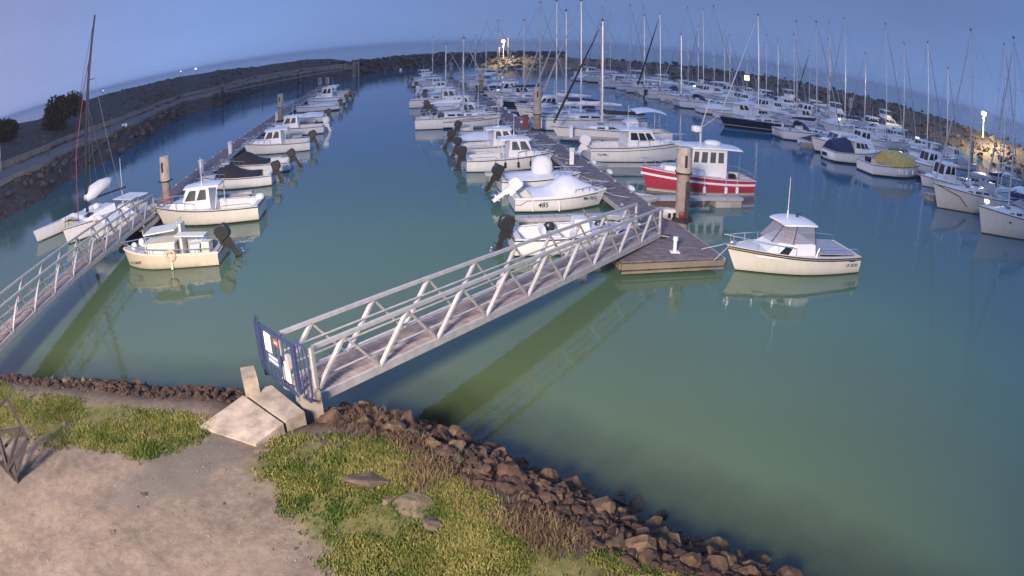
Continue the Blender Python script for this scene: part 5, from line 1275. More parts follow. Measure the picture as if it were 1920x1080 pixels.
# workboat
a_, c_ = at(232, 510), at(398, 498); mid = (a_ + c_) / 2; wb = boat_root('workboat', 'cream aluminium workboat with black outboard, crates and a small wheel stand beside the left gangway', 'workboat', GL, mid.x - .05, mid.y + .75, math.atan2((a_ - c_).y, (a_ - c_).x))
r = wb; L, B = 4.9, 1.9; H = Hull(L, B, .82, .58, .22, .98, 2.9, .32, .8, .5); H.build(r, HW['alu'], M['floor'], .74, .2, .09, strake='gelc')
rail(r, H, .06, .97, .22, 6, .98, 'gunwale_rail', .022)
b = MB(); b.box((.35, 0, .62), (1.5, 1.0, .62), top=.96); b.box((.35, 0, .96), (1.6, 1.1, .07)); b.build('deck_locker', M['gelc'], r)
b = MB(); b.box((-.55, -.25, .9), (.12, .62, 1.3), top=.9); b.build('steering_stand', M['gelc'], r); b = MB(); b.tube([(-.5, -.5, .4), (-.45, -.5, 1.7), (-.45, .05, 1.7), (-.5, .05, .4)], .03, 6); b.build('screen_frame', M['alu'], r)
b = MB(); b.slab([Vector((-.5, -.55, 1.5)), Vector((1.05, -.55, 1.4)), Vector((1.05, .6, 1.4)), Vector((-.5, .6, 1.5))], .05); b.build('canopy', M['gelc'], r, smooth=0)
b = MB()
for x, y in ((1.1, -.5), (1.1, .55)): b.tube([(x - .12, y, .3), (x - .12, y, 1.4)], .022, 6)
b.each('canopy_post', M['alu'], r)
b = MB(); b.slab([Vector((-1.9, .25, 1.2)), Vector((-.55, .25, 1.3)), Vector((-.55, .8, 1.3)), Vector((-1.9, .8, 1.2))], .05); b.build('rear_canopy', M['gelc'], r, smooth=0)
for x, y, m_ in ((-1.0, -.3, 'gelc'), (-1.45, -.35, 'gelg'), (-1.3, .35, 'gel'), (-1.75, .1, 'gelc')): b = MB(); b.box((x, y, .5), (.38, .4, .55), rz=x); b.box((x, y, .79), (.42, .44, .04), rz=x); b.build('crate', M[m_], r, smooth=0)
for x, y, z_ in ((1.75, .2, .88), (1.55, -.25, .9)): b = MB(); b.rbox((x, y, z_), (.3, .3, .32), 2.2, 10, 6); b.build('float_ball', M['fend'], r)
b = MB(); b.tube([(-.35 + .2 * math.cos(a), H.hb(.45) + .04 + .0, .58 + .2 * math.sin(a)) for a in frange(0, 6.6, .4)], .06, 8); b.build('lifebuoy', M['orange'], r)
outboard(r, -L / 2 - .02, .52, M['black'], 1.05, .6); lettering('TC 6067', .16, (L / 2 - .95, H.hb(.78) + .03, .36), (R(98), 0, R(176)), r, M['txt']); b = MB(); b.box((-.35, H.hb(.45) + .02, .3), (.09, .06, .55)); b.build('fender_board', M['gelc'], r)
r = LP(.05, 5.95, 6.0, 'fishing_boat', 'white pilothouse boat with dark side window at the near end of the left pier', 'fishing boat'); H = fisher(r, 6.0, 2.4, 'cream', True, None, 0, cx=.02, wm='glassm', cw=.64); b = MB(); b.rbox((-2.75, -.75, .68), (.5, .5, .5), 3, 10, 6); b.build('stern_locker', M['gel'], r)
b = MB(); b.tube([(2.9, 0, .98), (3.6, -.7, .62)], .014, 5); b.tube([(2.9, 0, .98), (3.5, .7, .62)], .014, 5); b.build('mooring_line', M['ropew'], r)
r = LP(7.75, 5.2, 4.8, 'motor_boat', 'white boat under a black cover with white outboard, nearer of the two covered ones', 'boat'); H = runabout(r, 4.8, 2.1, 'white', True, 'black', .35, 'blackc', lambda t: .18 + .5 * math.exp(-((t - .72) / .25) ** 2), u0=.2, u1=.8)
r = LP(11.8, 5.7, 5.0, 'motor_boat', 'white boat under a black cover with tilted black outboard, farther of the two covered ones', 'boat'); H = runabout(r, 5.0, 2.1, 'white2', True, 'black', .65, 'blackc', lambda t: .15 + .6 * math.exp(-((t - .6) / .3) ** 2), u0=.35, u1=.88)
r = LP(19.8, 6.1, 5.6, 'fishing_boat', 'white pilothouse boat with dark windows and black outboard midway along the left pier', 'fishing boat'); fisher(r, 5.6, 2.35, 'white', True, 'black', .45, cx=.0, cw=.68)
r = LP(29.0, 6.2, 5.6, 'fishing_boat', 'white pilothouse boat next to the halfway pile on the left pier', 'fishing boat'); fisher(r, 5.6, 2.3, 'white2', False, 'gel', .4, cx=.02)
r = LP(38, 5.6, 5.0, 'motor_boat', 'white boat with a grey cover beyond the halfway pile on the left pier', 'boat'); runabout(r, 5.0, 2.1, 'white2', False, 'black', .4, 'whitec', .45)
r = LP(49.5, 6.0, 5.6, 'motor_boat', 'long low white open boat with dark keel line on the far left pier', 'boat'); runabout(r, 5.6, 2.2, 'white3', False, 'black', .5, 'whitec', .22)
r = LP(61.5, 6.4, 5.8, 'motor_boat', 'white boat with a sloped white hardtop near the far end of the left pier', 'boat'); fisher(r, 5.8, 2.4, 'white', False, 'black', .4, cx=.0, ch=1.5, hard=1.5, wm='glass')
r = LP(57.0, 6.2, 5.2, 'open_boat', 'low white open boat just in front of the sloped hardtop boat', 'boat'); runabout(r, 5.2, 2.1, 'white3', False, 'black', .5, 'whitec', .2)
r = LP(70.5, 6.0, 5.4, 'fishing_boat', 'small white cabin boat, farthest along the left pier', 'fishing boat'); fisher(r, 5.4, 2.2, 'white', False, 'black', .4)
# folded trimaran behind the left gangway
bowp, stp = at(122, 462), at(262, 398); d = bowp - stp; L = d.length; mid = (bowp + stp) / 2
r = boat_root('trimaran', 'white folding trimaran with a raked black mast behind the left gangway', 'trimaran', GL, mid.x, mid.y, math.atan2(d.y, d.x)); 
H = Hull(L, 1.9, .95, .75, .3, .75, 1.7, .35, .8, .35); H.build(r, HW['white'], M['deckw'], .3, .35, .2)
rings = []
for i in range(7):
    t = i / 6; x = lerp(-.12 * L, .22 * L, t); w = .62 * (1 - .5 * t * t); h = .38 * (1 - .7 * t * t)
    rings.append([Vector((x, -w, .85)), Vector((x, -w * .8, .85 + h)), Vector((x, w * .8, .85 + h)), Vector((x, w, .85))])
b = MB(); b.loft(rings, True, True, True); b.build('cabin', M['gel'], r)
b = MB(); b.box((.16 * L, 0, 1.08), (.45, .5, .05), tilt=.2); b.each('hatch', M['black'], r)
for sd, lo_, fx in ((-1, 3.6, .13), (1, 2.0, -.03)):
    fl = Hull(L * .86, .62, .66, .55, .22, .45, 1.8, .3, .95, .4); c0 = Vector((fx * L, sd * lo_, .10))
    b = MB(); rg = [[v + c0 for v in fl.ring(u)] for u in [i / 12 for i in range(12)] + [.97, 1]]; b.loft(rg, True, True, False); b.build('float', HW['white'], r)
    for xb in (-.16 * L, .16 * L):
        b = MB(); b.tube([(xb, sd * .6, .85), (xb, sd * (lo_ * .55), .98), (xb, sd * lo_, .62)], [.17, .15, .13], 8); b.build('cross_arm', M['gel'], r)
    b = MB(); b.quad(Vector((-.16 * L, sd * .75, .8)), Vector((.16 * L, sd * .75, .8)), Vector((.16 * L, sd * (lo_ - .2), .66)), Vector((-.16 * L, sd * (lo_ - .2), .66))); b.slab([Vector((-.16 * L, sd * .75, .82)), Vector((.16 * L, sd * .75, .82)), Vector((.16 * L, sd * (lo_ - .2), .68)), Vector((-.16 * L, sd * (lo_ - .2), .68))], .02); b.build('net', M['whitec'], r, smooth=0)
Mx = r.matrix_basis.copy(); import mathutils
mw = at(164, 398, 1.15); mtw = at_dist(178, 28, math.hypot(mw.x, mw.y) + .35); inv = Matrix.Translation(r.location) @ Matrix.Rotation(r.rotation_euler.z, 4, 'Z'); inv = inv.inverted(); ml, mtl = inv @ mw, inv @ mtw
b = MB(); b.tube([ml, lerp(ml, mtl, .5), mtl], [.105, .10, .06], 8); ms = b.build('mast', M['carbon'], r)
b = MB()
for k, wv in ((.35, .5), (.66, .4)): c0 = lerp(ml, mtl, k); b.tube([c0 + Vector((-.2, -wv, 0)), c0, c0 + Vector((-.2, wv, 0))], .022, 5)
b.each('spreader', M['carbon'], ms)
b = MB(); bl = Vector((L / 2 - .2, 0, .95)); b.tube([lerp(ml, mtl, .8), bl], .016, 5); b.tube([lerp(ml, mtl, .97), bl + Vector((-.25, 0, 0))], .012, 5); b.build('forestay', M['carbon'], r)
b = MB(); b.tube([lerp(ml, mtl, .80), lerp(ml, mtl, .3) + Vector((.9, .2, 0)), bl + Vector((-.9, .3, .0))], .024, 5); b.build('red_halyard', M['rope'], r)
b = MB()
for sd in (-1, 1): b.tube([lerp(ml, mtl, .8), Vector((-.1 * L, sd * 2.0, .6))], .011, 4); b.tube([lerp(ml, mtl, .55), Vector((-.1 * L, sd * .85, .9))], .009, 4)
b.build('rigging', M['wire'], r)
g = lerp(ml, mtl, .09); b = MB(); b.tube([g + Vector((.1, 0, -.25)), g + Vector((-.5, 0, .0)), g + Vector((-1.1, .05, .18)), g + Vector((-1.7, 0, .2)), g + Vector((-2.1, 0, .34))], [.2, .42, .36, .3, .06], 9); b.build('sail_bundle', M['whitec'], r, smooth=70)
b = MB(); b.tube([g + Vector((0, 0, -.35)), g + Vector((-3.2, 0, -.45))], .06, 6); b.build('boom', M['carbon'], r)
pole(r, (-L / 2 + .9, -.55, .8), 2.6, .028, 'aluw', 'stern_antenna'); b = MB(); b.rbox((.3, -.1, 1.35), (.5, .4, .34), 2.4, 10, 6); b.build('cockpit_dome', M['gel'], r)
b = MB(); b.box((-L / 2 + .7, .0, 1.15), (1.5, 1.9, .05)); b.build('stern_awning', M['whitec'], r)

# --- right pier, channel side. px,py: water line of the end that faces the channel
def RF(px, py, B, kind, label, cat, stern_out=True, L=None):
    s, t = to_st(at(px, py)); L = L or 31.2 - t; return berth(kind, label, cat, GRF, s + B / 2, t, L, 1 if stern_out else -1), L, s + B / 2, t
def mast_for(r, s, t, L, stern_out, px, top):
    tm = t + (.58 if stern_out else .42) * L; p = st(s, tm, 1.2); return ztop(p, proj(p)[0], top)
def RFY(px, py, B, label, stern_out, top, L=None, **kw):
    r, L, s, t = RF(px, py, B, 'sailing_yacht', label, 'yacht', stern_out, L); yacht(r, L, B, kw.pop('hm', 'white2'), mast_for(r, s, t, L, stern_out, px, top), .08, **kw); return r
r, L, s, t = RF(1075, 152, 2.3, 'motor_boat', 'small white motor boat with a hanging fender at the outermost end of the right pier', 'boat', True, 6); H = runabout(r, 6, 2.3, 'white3', False, None, 0, 'whitec', .6); fenders(r, H, (.08,), 1, 'fend', .2, .7, .35)
RFY(1098, 155, 2.8, 'white yacht with raked bow, second from the far end of the right pier', False, 16, 8.6, hm='white3', boom_m='whitec', hood='navy')
RFY(1134, 165, 2.8, 'white round-sterned yacht with spray hood, third along the right pier from its outer end', True, 10, 8.4, hm='white3', boom_m='whitec', hood='greyc')
RFY(1174, 175, 2.7, 'white yacht with sharply raked bow, fourth from the far end of the right pier', False, 30, 8.2, hm='white3', boom_m='whitec', hood=None)
RFY(1199, 181, 2.7, 'white yacht with dark furled headsail leaning over the far row', False, 27, 9.0, hm='white', boom_m='whitec', genoa='blackc', hood='navy', genoa_r=.13)
r, L, s, t = RF(1216, 185, 1.5, 'dinghy', 'small white dinghy tied by the flat-sided yacht in the far row', 'dinghy', True, 3.2); runabout(r, 3.2, 1.5, 'white', False, 'black', .3, console=False)
RFY(1239, 192, 2.8, 'white flat-sided yacht beside the little dinghy', False, 66, 8.6, hm='white', boom_m='whitec', hood='whitec')
RFY(1276, 203, 3.1, 'white yacht with open oval stern and swim step left of the navy yacht', True, 14, 9.6, hm='white2', boom_m='whitec', hood='navy', open_transom=True, bim=None)
r, L, s, t = RF(1361, 241, 3.3, 'sailing_yacht', 'large navy hulled yacht with white fenders and teak deck', 'yacht', False, 11.6)
H = yacht(r, 11.6, 3.3, 'navy', mast_for(r, s, t, 11.6, False, 1405, 30), .08, 'whitec', True, 'whitec', 'greyc', cabm='gelc'); fenders(r, H, (.42, .24), 1, 'fend', .17, .8, .72); 
RFY(1440, 246, 2.7, 'white yacht tucked directly behind the navy yacht', True, 42, 8.2, hm='white', boom_m='greyc', hood='greyc', furl=False)
RFY(1470, 263, 3.0, 'white yacht with open stern and navy sail cover right of the navy yacht', True, 43, 9.0, hm='white2', boom_m='navy', hood='navy', open_transom=True)
r, L, s, t = RF(1535, 290, 2.9, 'cabin_cruiser', 'tall white hull showing a broad flat side left of the blue canopy boat', 'cruiser', False, 8.0); cruiser(r, 8.0, 2.9, 'white3', False, 'whitec')
r, L, s, t = RF(1568, 306, 2.7, 'motor_boat', 'white motor boat closed by a navy canopy with rounded open stern', 'boat', True, 7.0); H = cruiser(r, 7.0, 2.7, 'white3', False, 'navy'); b = MB(); b.rbox((-3.5, 0, .45), (.5, 1.9, .7), 4, 12, 6); b.build('stern_platform', M['gel'], r); b = MB(); b.box((-3.77, .2, .5), (.03, .8, .3)); b.build('stern_opening', M['black'], r)
r, L, s, t = RF(1639, 331, 2.8, 'motor_boat', 'grey white motor boat draped with a yellow tarpaulin', 'boat', True, 7.6); H = Hull(7.6, 2.8, 1.25, .95, .4, .86, 2.3, .7); H.build(r, HW['white3'], M['deckw'], .4, .4, .2)
cover(r, H, .34, .88, lambda t: .55 + .55 * math.sin(PI * min(1, .25 + t * .75)), 'yellow', 'tarpaulin', 1.0, 12, .12); fenders(r, H, (.45, .5, .6, .75), -1, 'fend', .1, .45); b = MB(); b.box((-3.2, .3, 1.05), (.35, .5, .5)); b.build('engine_box', M['black'], r); rail(r, H, .05, .3, .4, 2, .95, 'stern_rail')
r, L, s, t = RF(1742, 356, 2.6, 'fishing_boat', 'white wheelhouse boat with wide dark windows right of the yellow tarpaulin', 'fishing boat', False, 7.0); fisher(r, 7.0, 2.7, 'white', False, None, wm='glass', ch=1.6, cw=.72, cx=-.05)
r, L, s, t = RF(1771, 401, 3.0, 'sailing_yacht', 'beige ketch with clipper bow, left of the two big yachts at the right edge', 'yacht', False, 11.0)
tm = t + .42 * 11; p = st(s, tm, 1.2); H = yacht(r, 11.0, 3.2, 'cream', ztop(p, proj(p)[0], 57), .08, fb=1.75, fs=1.3, boom_m='greyc', near=True, genoa='greyc', hood='greyc', cabm='gelc', mizzen=9.0)
b = MB(); b.rbox((-2.6, .4, 1.7), (1.0, .7, .5), 3, 10, 6); b.build('life_raft', M['whitec'], r); b = MB(); b.rbox((-1.4, -.3, 1.6), (.6, .6, .5), 2.4, 10, 6); b.build('deck_bag', M['greyc'], r); b = MB(); b.tube([H.pt(.98, 1, .9, -.05), H.pt(.8, 1, 1.02, -.45), H.pt(.72, 1, 1.0, -1.05)], .03, 6); b.build('anchor_chain', M['rust'], r)
r, L, s, t = RF(1857, 452, 3.0, 'sailing_yacht', 'cream yacht with black boot stripe cut by the right edge of the view', 'yacht', False, 10.0)
tm = t + .42 * 10; p = st(s, tm, 1.2); H = yacht(r, 10.0, 3.2, 'cream', ztop(p, proj(p)[0], 70), .08, 'navy', True, 'greyc', 'greyc', cabm='gelc', fb=1.8, fs=1.35)
b = MB(); q = H.pt(.72, 1, 1.0, -.5); b.rbox((q.x, q.y + .0, q.z), (.32, .06, .12), 3, 10, 4); b.build('hawse_plate', M['rust'], r)
b = MB()
for sd in (-1, 1): b.loft([[H.pt(u, sd, 1.0, 0) * 1, H.pt(u, sd, 1.0, 0)] for u in (0, .5, 1)], False) if False else None

# --- beyond the right pier: px, py of the hull's middle on the water
def RB_(px, py, kind, label, cat, L, d, f, t=None):
    p = at(px, py); s, tt = to_st(p); c = st(s, tt if t is None else t); r = boat_root(kind, label, cat, GRB, c.x, c.y, HDG if d > 0 else HDG + PI); return r, f(r, L)
cr = lambda B=2.8, **k: (lambda r, L: cruiser(r, L, B, **k))
fi = lambda B=2.5, **k: (lambda r, L: fisher(r, L, B, k.pop('hm', 'white'), False, None, **k))
def ya(top, px, **k): return lambda r, L: yacht(r, L, 2.8, k.pop('hm', 'white'), ztop((r.location.x, r.location.y), proj((r.location.x, r.location.y, 1.2))[0], top), .08, **k)
for a in (
    (1108, 143, 'motor_boat', 'white motor boat with a raised white hood, leftmost beyond the right pier', 'boat', 7, 1, cr(2.6)),
    (1150, 146, 'sailing_yacht', 'white yacht with low dark cabin left of the weathered pile below the mole', 'yacht', 8.4, -1, ya(28, 1150, boom_m='navy', hood='navy')),
    (1200, 152, 'sailing_yacht', 'white yacht with the tall mast right of the weathered pile', 'yacht', 9, 1, ya(9, 1196, boom_m='whitec', hood=None)),
    (1240, 158, 'cabin_cruiser', 'white rounded motor cruiser in front of the mole beside a tall thin mast', 'cruiser', 7.5, -1, cr(2.8, wm='glass')),
    (1283, 168, 'sailing_yacht', 'white yacht with dark sail cover and twin tall masts look beyond the right pier', 'yacht', 9.4, 1, ya(14, 1291, boom_m='blackc', hood='greyc')),
    (1325, 172, 'sailing_yacht', 'dark hulled yacht with a black boom cover below the mole', 'yacht', 9, -1, ya(20, 1346, hm='dark', boom_m='blackc', hood='navy')),
    (1362, 178, 'sailing_yacht', 'pale grey yacht between the dark hulled one and the floodlight', 'yacht', 8.6, 1, ya(66, 1382, hm='grey', boom_m='whitec', hood=None)),
    (1398, 184, 'cabin_cruiser', 'white cruiser right under the lit floodlight', 'cruiser', 7.8, 1, cr(2.9, wm='glassm')),
    (1432, 188, 'cabin_cruiser', 'white cruiser one berth right of the floodlight', 'cruiser', 7.8, -1, cr(2.9, wm='glass')),
    (1452, 198, 'sailing_yacht', 'white yacht with a short mast between the two cruisers and the flybridge trawler', 'yacht', 8.4, 1, ya(75, 1443, boom_m='navy', hood='navy')),
    (1484, 206, 'trawler', 'tall white flybridge trawler with stacked decks in front of the mole', 'trawler', 8.6, 1, lambda r, L: cruiser(r, L, 3.1, 'white', True, None, False, 'gel', 'glass')),
    (1522, 212, 'sailing_yacht', 'white yacht with dark leaning furled sail right of the flybridge trawler', 'yacht', 8.2, -1, ya(98, 1498, boom_m='whitec', genoa='blackc', hood=None, genoa_r=.12)),
    (1548, 224, 'sailing_yacht', 'white yacht with the tall mast just left of the brown pile', 'yacht', 9.2, 1, ya(43, 1557, boom_m='whitec', hood='whitec')),
    (1570, 236, 'motor_boat', 'white flybridge boat with winged hardtop left of the brown pile', 'boat', 8.0, 1, lambda r, L: cruiser(r, L, 2.9, 'white', True, None, False, 'gel', 'glass')),
    (1590, 252, 'sailing_yacht', 'white yacht with the tallest mast above the blue canopy boat', 'yacht', 9.4, -1, ya(39, 1583, boom_m='navy', hood='greyc')),
    (1632, 243, 'cabin_cruiser', 'white cabin boat behind the large lit pedestal', 'cruiser', 7.4, -1, cr(2.8)),
    (1662, 244, 'cabin_cruiser', 'white flybridge cruiser with a blue cockpit canopy below the mole', 'cruiser', 9, 1, lambda r, L: cruiser(r, L, 3.1, 'white', True, 'navy', False, 'gel', 'glass')),
    (1652, 276, 'sailing_yacht', 'white yacht with slim mast behind the yellow tarpaulin', 'yacht', 9.0, 1, ya(44, 1658, boom_m='whitec', hood='whitec')),
    (1684, 268, 'fishing_boat', 'white cabin boat with rounded dark windows near the foot of the mole', 'fishing boat', 6.8, -1, fi(2.6, wm='glass', ch=1.4)),
    (1618, 280, 'motor_boat', 'white wheelhouse boat with three narrow windows behind the blue canopy', 'boat', 6.6, -1, fi(2.5, wm='glass', ch=1.4)),
    (1755, 296, 'fishing_boat', 'white cabin boat with flat roof, upper left of the two below the mole lamp', 'fishing boat', 6.4, 1, fi(2.5, wm='glass')),
    (1785, 304, 'fishing_boat', 'white cabin boat with flat roof, lower right of the two below the mole lamp', 'fishing boat', 6.4, 1, fi(2.5, wm='glass', hm='white2')),
    (1742, 324, 'fishing_boat', 'white boat with oval roof and dark aft windows above the wheelhouse boat', 'fishing boat', 6.6, -1, fi(2.6, wm='glass', ch=1.5)),
    (1728, 312, 'sailing_yacht', 'white yacht with the mast rising left of the mole lamp', 'yacht', 8.6, 1, ya(78, 1727, boom_m='whitec', hood=None)),
    (1808, 316, 'motor_boat', 'white boat with a grey folding hood under the mole lamp', 'boat', 6.2, 1, lambda r, L: runabout(r, L, 2.3, 'white', False, None, 0, 'greyc', .8)),
    (1836, 366, 'fishing_boat', 'white cabin boat with round roof above the beige ketch', 'fishing boat', 6.4, -1, fi(2.5, wm='glass', ch=1.3)),
    (1868, 372, 'sailing_yacht', 'white yacht with mast right of the mole lamp above the two ketches', 'yacht', 9, 1, ya(80, 1864, boom_m='navy', hood='navy')),
    (1882, 345, 'sailing_yacht', 'small grey yacht with thin leaning mast close to the mole at the right', 'yacht', 7.8, -1, ya(150, 1888, hm='grey', boom_m='whitec', hood=None)),
    (1908, 372, 'motor_boat', 'white boat with a pale cover near the mole at the right edge', 'boat', 6.4, -1, lambda r, L: runabout(r, L, 2.4, 'white2', False, None, 0, 'whitec', .6)),
    (1905, 404, 'motor_boat', 'white motor boat with navy cover behind the cream yacht at the right edge', 'boat', 6.6, 1, lambda r, L: runabout(r, L, 2.4, 'white', False, None, 0, 'navy', .7))):
    RB_(*a)

# the last row, moored along the foot of the mole
ROW = 'boats of the last row before the mole'
ords = ['first', 'second', 'third', 'fourth', 'fifth', 'sixth', 'seventh', 'eighth', 'ninth', 'tenth', 'eleventh', 'twelfth', 'thirteenth', 'fourteenth', 'fifteenth', 'sixteenth', 'seventeenth', 'eighteenth']
rv = random.Random(12); s_ = 99.0; k = 0
while s_ > 24 and k < 17:
    q = k % 6; L = rv.uniform(6.4, 8.6); what = ('white yacht with navy sail cover', 'white motor cruiser', 'white yacht with pale sail cover', 'white pilothouse boat', 'white yacht with a grey spray hood', 'white boat under a pale cover')[q]
    r = berth(('sailing_yacht', 'cabin_cruiser', 'sailing_yacht', 'fishing_boat', 'sailing_yacht', 'motor_boat')[q], what + ', ' + ords[k] + ' from the mouth along the mole', ('yacht', 'cruiser', 'yacht', 'fishing boat', 'yacht', 'boat')[q], ROW, s_, 43.2 + rv.uniform(-.6, .6), L, 1 if k % 3 else -1)
    mh = rv.uniform(9.5, 14.5)
    if q == 0: yacht(r, L, 2.7, 'white2', mh, .08, 'navy', hood='navy')
    elif q == 1: cruiser(r, L, 2.7, 'white')
    elif q == 2: yacht(r, L, 2.7, 'white', mh, .08, 'whitec', hood=None)
    elif q == 3: fisher(r, L * .9, 2.5, 'white', False, None, wm='glass', ch=1.4)
    elif q == 4: yacht(r, L, 2.7, 'white', mh, .08, 'greyc', hood='greyc')
    else: runabout(r, L * .85, 2.3, 'white2', False, None, 0, 'whitec', .6)
    s_ -= rv.uniform(3.6, 5.2); k += 1
# extra boats on the inner side of the middle pier, between the yachts

for s, t0, L, kind, lb, f in ((59.5, -6.9, 5.0, 'open_boat', 'small white open boat eighth along the middle row, beside the overhanging-roof boat', lambda r, L: runabout(r, L, 2.0, 'white', False, 'black', .3, 'whitec', .25)), (76, -7.1, 5.2, 'motor_boat', 'white boat with a grey cover on the outer part of the middle row', lambda r, L: runabout(r, L, 2.1, 'white2', False, 'black', .3, 'greyc', .4)), (82, -7.2, 5.4, 'fishing_boat', 'small white pilothouse boat just short of the long motor sailer', lambda r, L: fisher(r, L, 2.2, 'white', False, 'black', .3))):
    r = berth(kind, lb, 'boat', GCL, s, t0, L, 1); f(r, L)
for s, t0, L, kind, lb, f in ((44.2, 25.2, 6.0, 'motor_boat', 'small white cruiser tucked beyond the bow of the navy yacht', lambda r, L: cruiser(r, L, 2.4, 'white')), (48.2, 24.6, 6.4, 'motor_boat', 'white pilothouse boat, second beyond the bow of the navy yacht', lambda r, L: fisher(r, L, 2.4, 'white', False, None, wm='glass', ch=1.3)), (52.2, 24.2, 6.4, 'motor_boat', 'white boat under a pale cover, third beyond the navy yacht', lambda r, L: runabout(r, L, 2.4, 'white2', False, None, 0, 'whitec', .6)), (82, 24, 6.6, 'motor_boat', 'white pilothouse boat in the far part of the right pier, between raked bows', lambda r, L: fisher(r, L, 2.4, 'white', False, None, wm='glass')), (91.5, 24, 6.6, 'motor_boat', 'small white cruiser among the farthest yachts of the right pier', lambda r, L: cruiser(r, L, 2.4, 'white')), (31, 25.5, 5.6, 'motor_boat', 'low white boat with navy cover beside the tall flat-sided hull', lambda r, L: runabout(r, L, 2.2, 'white', False, None, 0, 'navy', .5))):
    r = berth(kind, lb, 'boat', GRF, s, t0, L, 1); f(r, L)

for s, t0, L, kind, lb, f in ((25.3, -6.9, 5.1, 'motor_boat', 'white boat with a pale cover just beyond the twin pilothouse boats', lambda r, L: runabout(r, L, 2.1, 'white', False, 'black', .5, 'whitec', .4)), (39.6, -7.2, 5.4, 'fishing_boat', 'white pilothouse boat between the thin-masted low boat and the larger pilothouse boat', lambda r, L: fisher(r, L, 2.2, 'white', False, 'black', .5)), (49.6, -7.4, 5.5, 'motor_boat', 'white boat with a low white cover before the overhanging-roof boat', lambda r, L: runabout(r, L, 2.2, 'white2', False, 'black', .5, 'whitec', .35)), (72.2, -7.3, 5.5, 'fishing_boat', 'white pilothouse boat beyond the open boat with raised outboard', lambda r, L: fisher(r, L, 2.3, 'white', False, 'gel', .3)), (96.5, -7.4, 5.5, 'motor_boat', 'low white boat between the motor sailer and the raised bimini', lambda r, L: runabout(r, L, 2.2, 'white', False, 'black', .3, 'whitec', .4))):
    r = berth(kind, lb, 'boat', GCL, s, t0, L, 1); f(r, L)
# low boats filling the free berths on the inner side of the right pier
spots = [to_st(o.location) for o in COL.objects if o.type == 'EMPTY' and o.get('group') in (GRF, GRB, ROW)]
s_ = 98.0; k = 0
while s_ > 6 and k < 14:
    if all(abs(s_ - a) > 2.6 or abs(39.2 - c) > 7 for a, c in spots):
        L = rv.uniform(5.4, 6.6); q = k % 3
        r = berth(('motor_boat', 'fishing_boat', 'cabin_cruiser')[q], ('low white covered boat', 'white pilothouse boat', 'small white cruiser')[q] + ' behind the right pier, ' + ords[k // 3] + ' of its kind from the mouth', ('boat', 'fishing boat', 'cruiser')[q], GRB, s_, 35.9, L, 1 if k % 2 else -1)
        (runabout(r, L, 2.2, 'white2', False, None, 0, 'whitec', .5) if q == 0 else fisher(r, L, 2.3, 'white', False, None, wm='glass', ch=1.3) if q == 1 else cruiser(r, L, 2.4, 'white')); spots.append((s_, 39)); k += 1
    s_ -= .8
w = bpy.data.worlds.new('World'); scene.world = w; w.use_nodes = True; nt = w.node_tree
bg = nt.nodes['Background']; sky = nt.nodes.new('ShaderNodeTexSky'); sky.sky_type = 'NISHITA'; sky.sun_disc = False
sky.sun_elevation = R(SUN_EL); sky.sun_rotation = R(SUN_ROT); sky.ozone_density = OZ; sky.air_density = 1.0; sky.dust_density = DUST
tc = nt.nodes.new('ShaderNodeTexCoord'); sp = nt.nodes.new('ShaderNodeSeparateXYZ'); nt.links.new(tc.outputs['Generated'], sp.inputs[0])
mr = nt.nodes.new('ShaderNodeMapRange'); nt.links.new(sp.outputs[2], mr.inputs[0]); mr.inputs[1].default_value = 0; mr.inputs[2].default_value = 1; mr.inputs[3].default_value = SKY_LO; mr.inputs[4].default_value = SKY_HI
cb = nt.nodes.new('ShaderNodeCombineXYZ'); nt.links.new(sp.outputs[0], cb.inputs[0]); nt.links.new(sp.outputs[1], cb.inputs[1]); nt.links.new(mr.outputs[0], cb.inputs[2])
nm = nt.nodes.new('ShaderNodeVectorMath'); nm.operation = 'NORMALIZE'; nt.links.new(cb.outputs[0], nm.inputs[0]); nt.links.new(nm.outputs[0], sky.inputs[0])
mx = nt.nodes.new('ShaderNodeMix'); mx.data_type = 'RGBA'; mx.blend_type = 'MULTIPLY'; mx.inputs[0].default_value = 1; mx.inputs[7].default_value = (*SKYTINT, 1)
zr = nt.nodes.new('ShaderNodeMapRange'); nt.links.new(sp.outputs[2], zr.inputs[0]); zr.inputs[1].default_value = .16; zr.inputs[2].default_value = .62; zr.interpolation_type = 'SMOOTHSTEP'
zm = nt.nodes.new('ShaderNodeMix'); zm.data_type = 'RGBA'; nt.links.new(zr.outputs[0], zm.inputs[0]); zm.inputs[6].default_value = (1, 1, 1, 1); zm.inputs[7].default_value = (*ZEN, 1)
mz = nt.nodes.new('ShaderNodeMix'); mz.data_type = 'RGBA'; mz.blend_type = 'MULTIPLY'; mz.inputs[0].default_value = 1; nt.links.new(mx.outputs[2], mz.inputs[6]); nt.links.new(zm.outputs[2], mz.inputs[7])
nt.links.new(sky.outputs[0], mx.inputs[6]); cn = nt.nodes.new('ShaderNodeTexNoise'); cn.inputs['Scale'].default_value = 2.2; cn.inputs['Detail'].default_value = 4; cmap = nt.nodes.new('ShaderNodeMapping'); cmap.inputs['Scale'].default_value = (1, 1, 5); nt.links.new(tc.outputs['Generated'], cmap.inputs[0]); nt.links.new(cmap.outputs[0], cn.inputs['Vector'])
cr = nt.nodes.new('ShaderNodeMapRange'); nt.links.new(cn.outputs[0], cr.inputs[0]); cr.inputs[1].default_value = .3; cr.inputs[2].default_value = .7; cr.inputs[3].default_value = .94; cr.inputs[4].default_value = 1.05
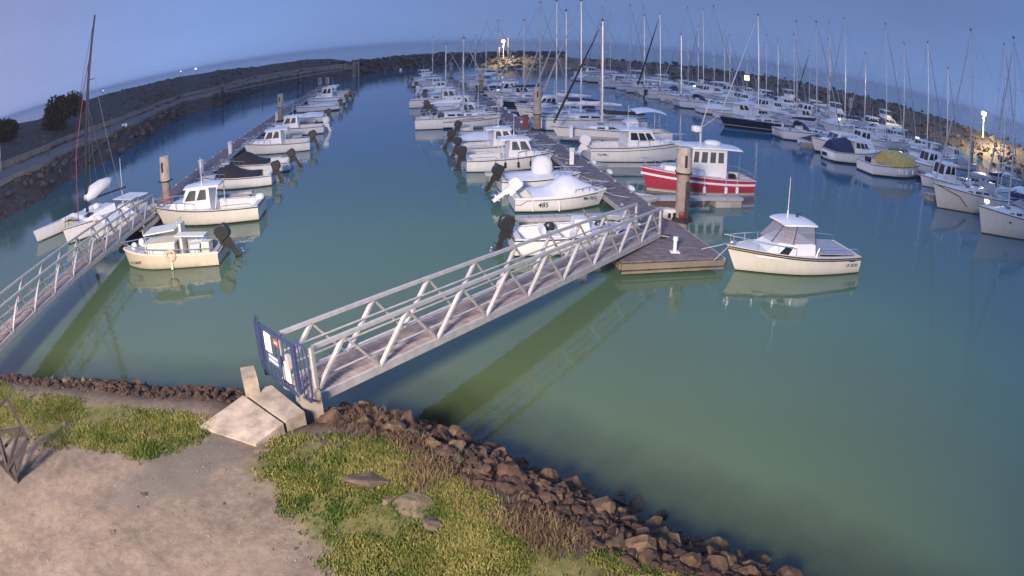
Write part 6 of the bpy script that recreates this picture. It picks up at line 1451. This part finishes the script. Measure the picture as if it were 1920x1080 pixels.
wr = nt.nodes.new('ShaderNodeMapRange'); nt.links.new(sp.outputs[0], wr.inputs[0]); wr.inputs[1].default_value = -.42; wr.inputs[2].default_value = -.78; wr.interpolation_type = 'SMOOTHSTEP'
wm = nt.nodes.new('ShaderNodeMix'); wm.data_type = 'RGBA'; nt.links.new(wr.outputs[0], wm.inputs[0]); wm.inputs[6].default_value = (1, 1, 1, 1); wm.inputs[7].default_value = (.93, .76, .71, 1)  # warm lamp flare at the left, put into the sky colour
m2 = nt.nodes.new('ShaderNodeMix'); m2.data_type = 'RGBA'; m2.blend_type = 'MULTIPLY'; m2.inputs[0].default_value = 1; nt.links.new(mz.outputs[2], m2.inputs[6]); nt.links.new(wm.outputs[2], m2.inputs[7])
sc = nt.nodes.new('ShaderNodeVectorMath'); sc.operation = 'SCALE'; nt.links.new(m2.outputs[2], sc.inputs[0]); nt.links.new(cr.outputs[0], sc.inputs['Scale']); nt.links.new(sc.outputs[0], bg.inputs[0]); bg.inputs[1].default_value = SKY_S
scene.view_settings.view_transform = 'Standard'; scene.view_settings.look = 'None'; scene.view_settings.exposure = EXPO; scene.view_settings.gamma = 1
scene.render.engine = 'CYCLES'; scene.cycles.use_denoising = True; scene.cycles.max_bounces = 6; scene.cycles.transparent_max_bounces = 12
scene.cycles.sample_clamp_indirect = 4; scene.cycles.caustics_reflective = False; scene.cycles.caustics_refractive = False; scene.cycles.use_adaptive_sampling = True; scene.cycles.adaptive_threshold = .02

# thin sea air
b = MB(); b.box((0, 6220, 8.2), (18400, 12600, 23.6)); hz = b.build('haze', [], smooth=0)
hm = bpy.data.materials.new('haze_air'); hm.use_nodes = True; nt = hm.node_tree; nt.nodes.clear(); ho = nt.nodes.new('ShaderNodeOutputMaterial'); pv = nt.nodes.new('ShaderNodeVolumePrincipled'); pv.inputs['Color'].default_value = (.90, .92, .97, 1); pv.inputs['Density'].default_value = HAZE
nt.links.new(pv.outputs[0], ho.inputs['Volume']); hz.data.materials.append(hm); tag(hz, 'thin evening sea haze over the harbour and the open sea', 'haze', kind='stuff')
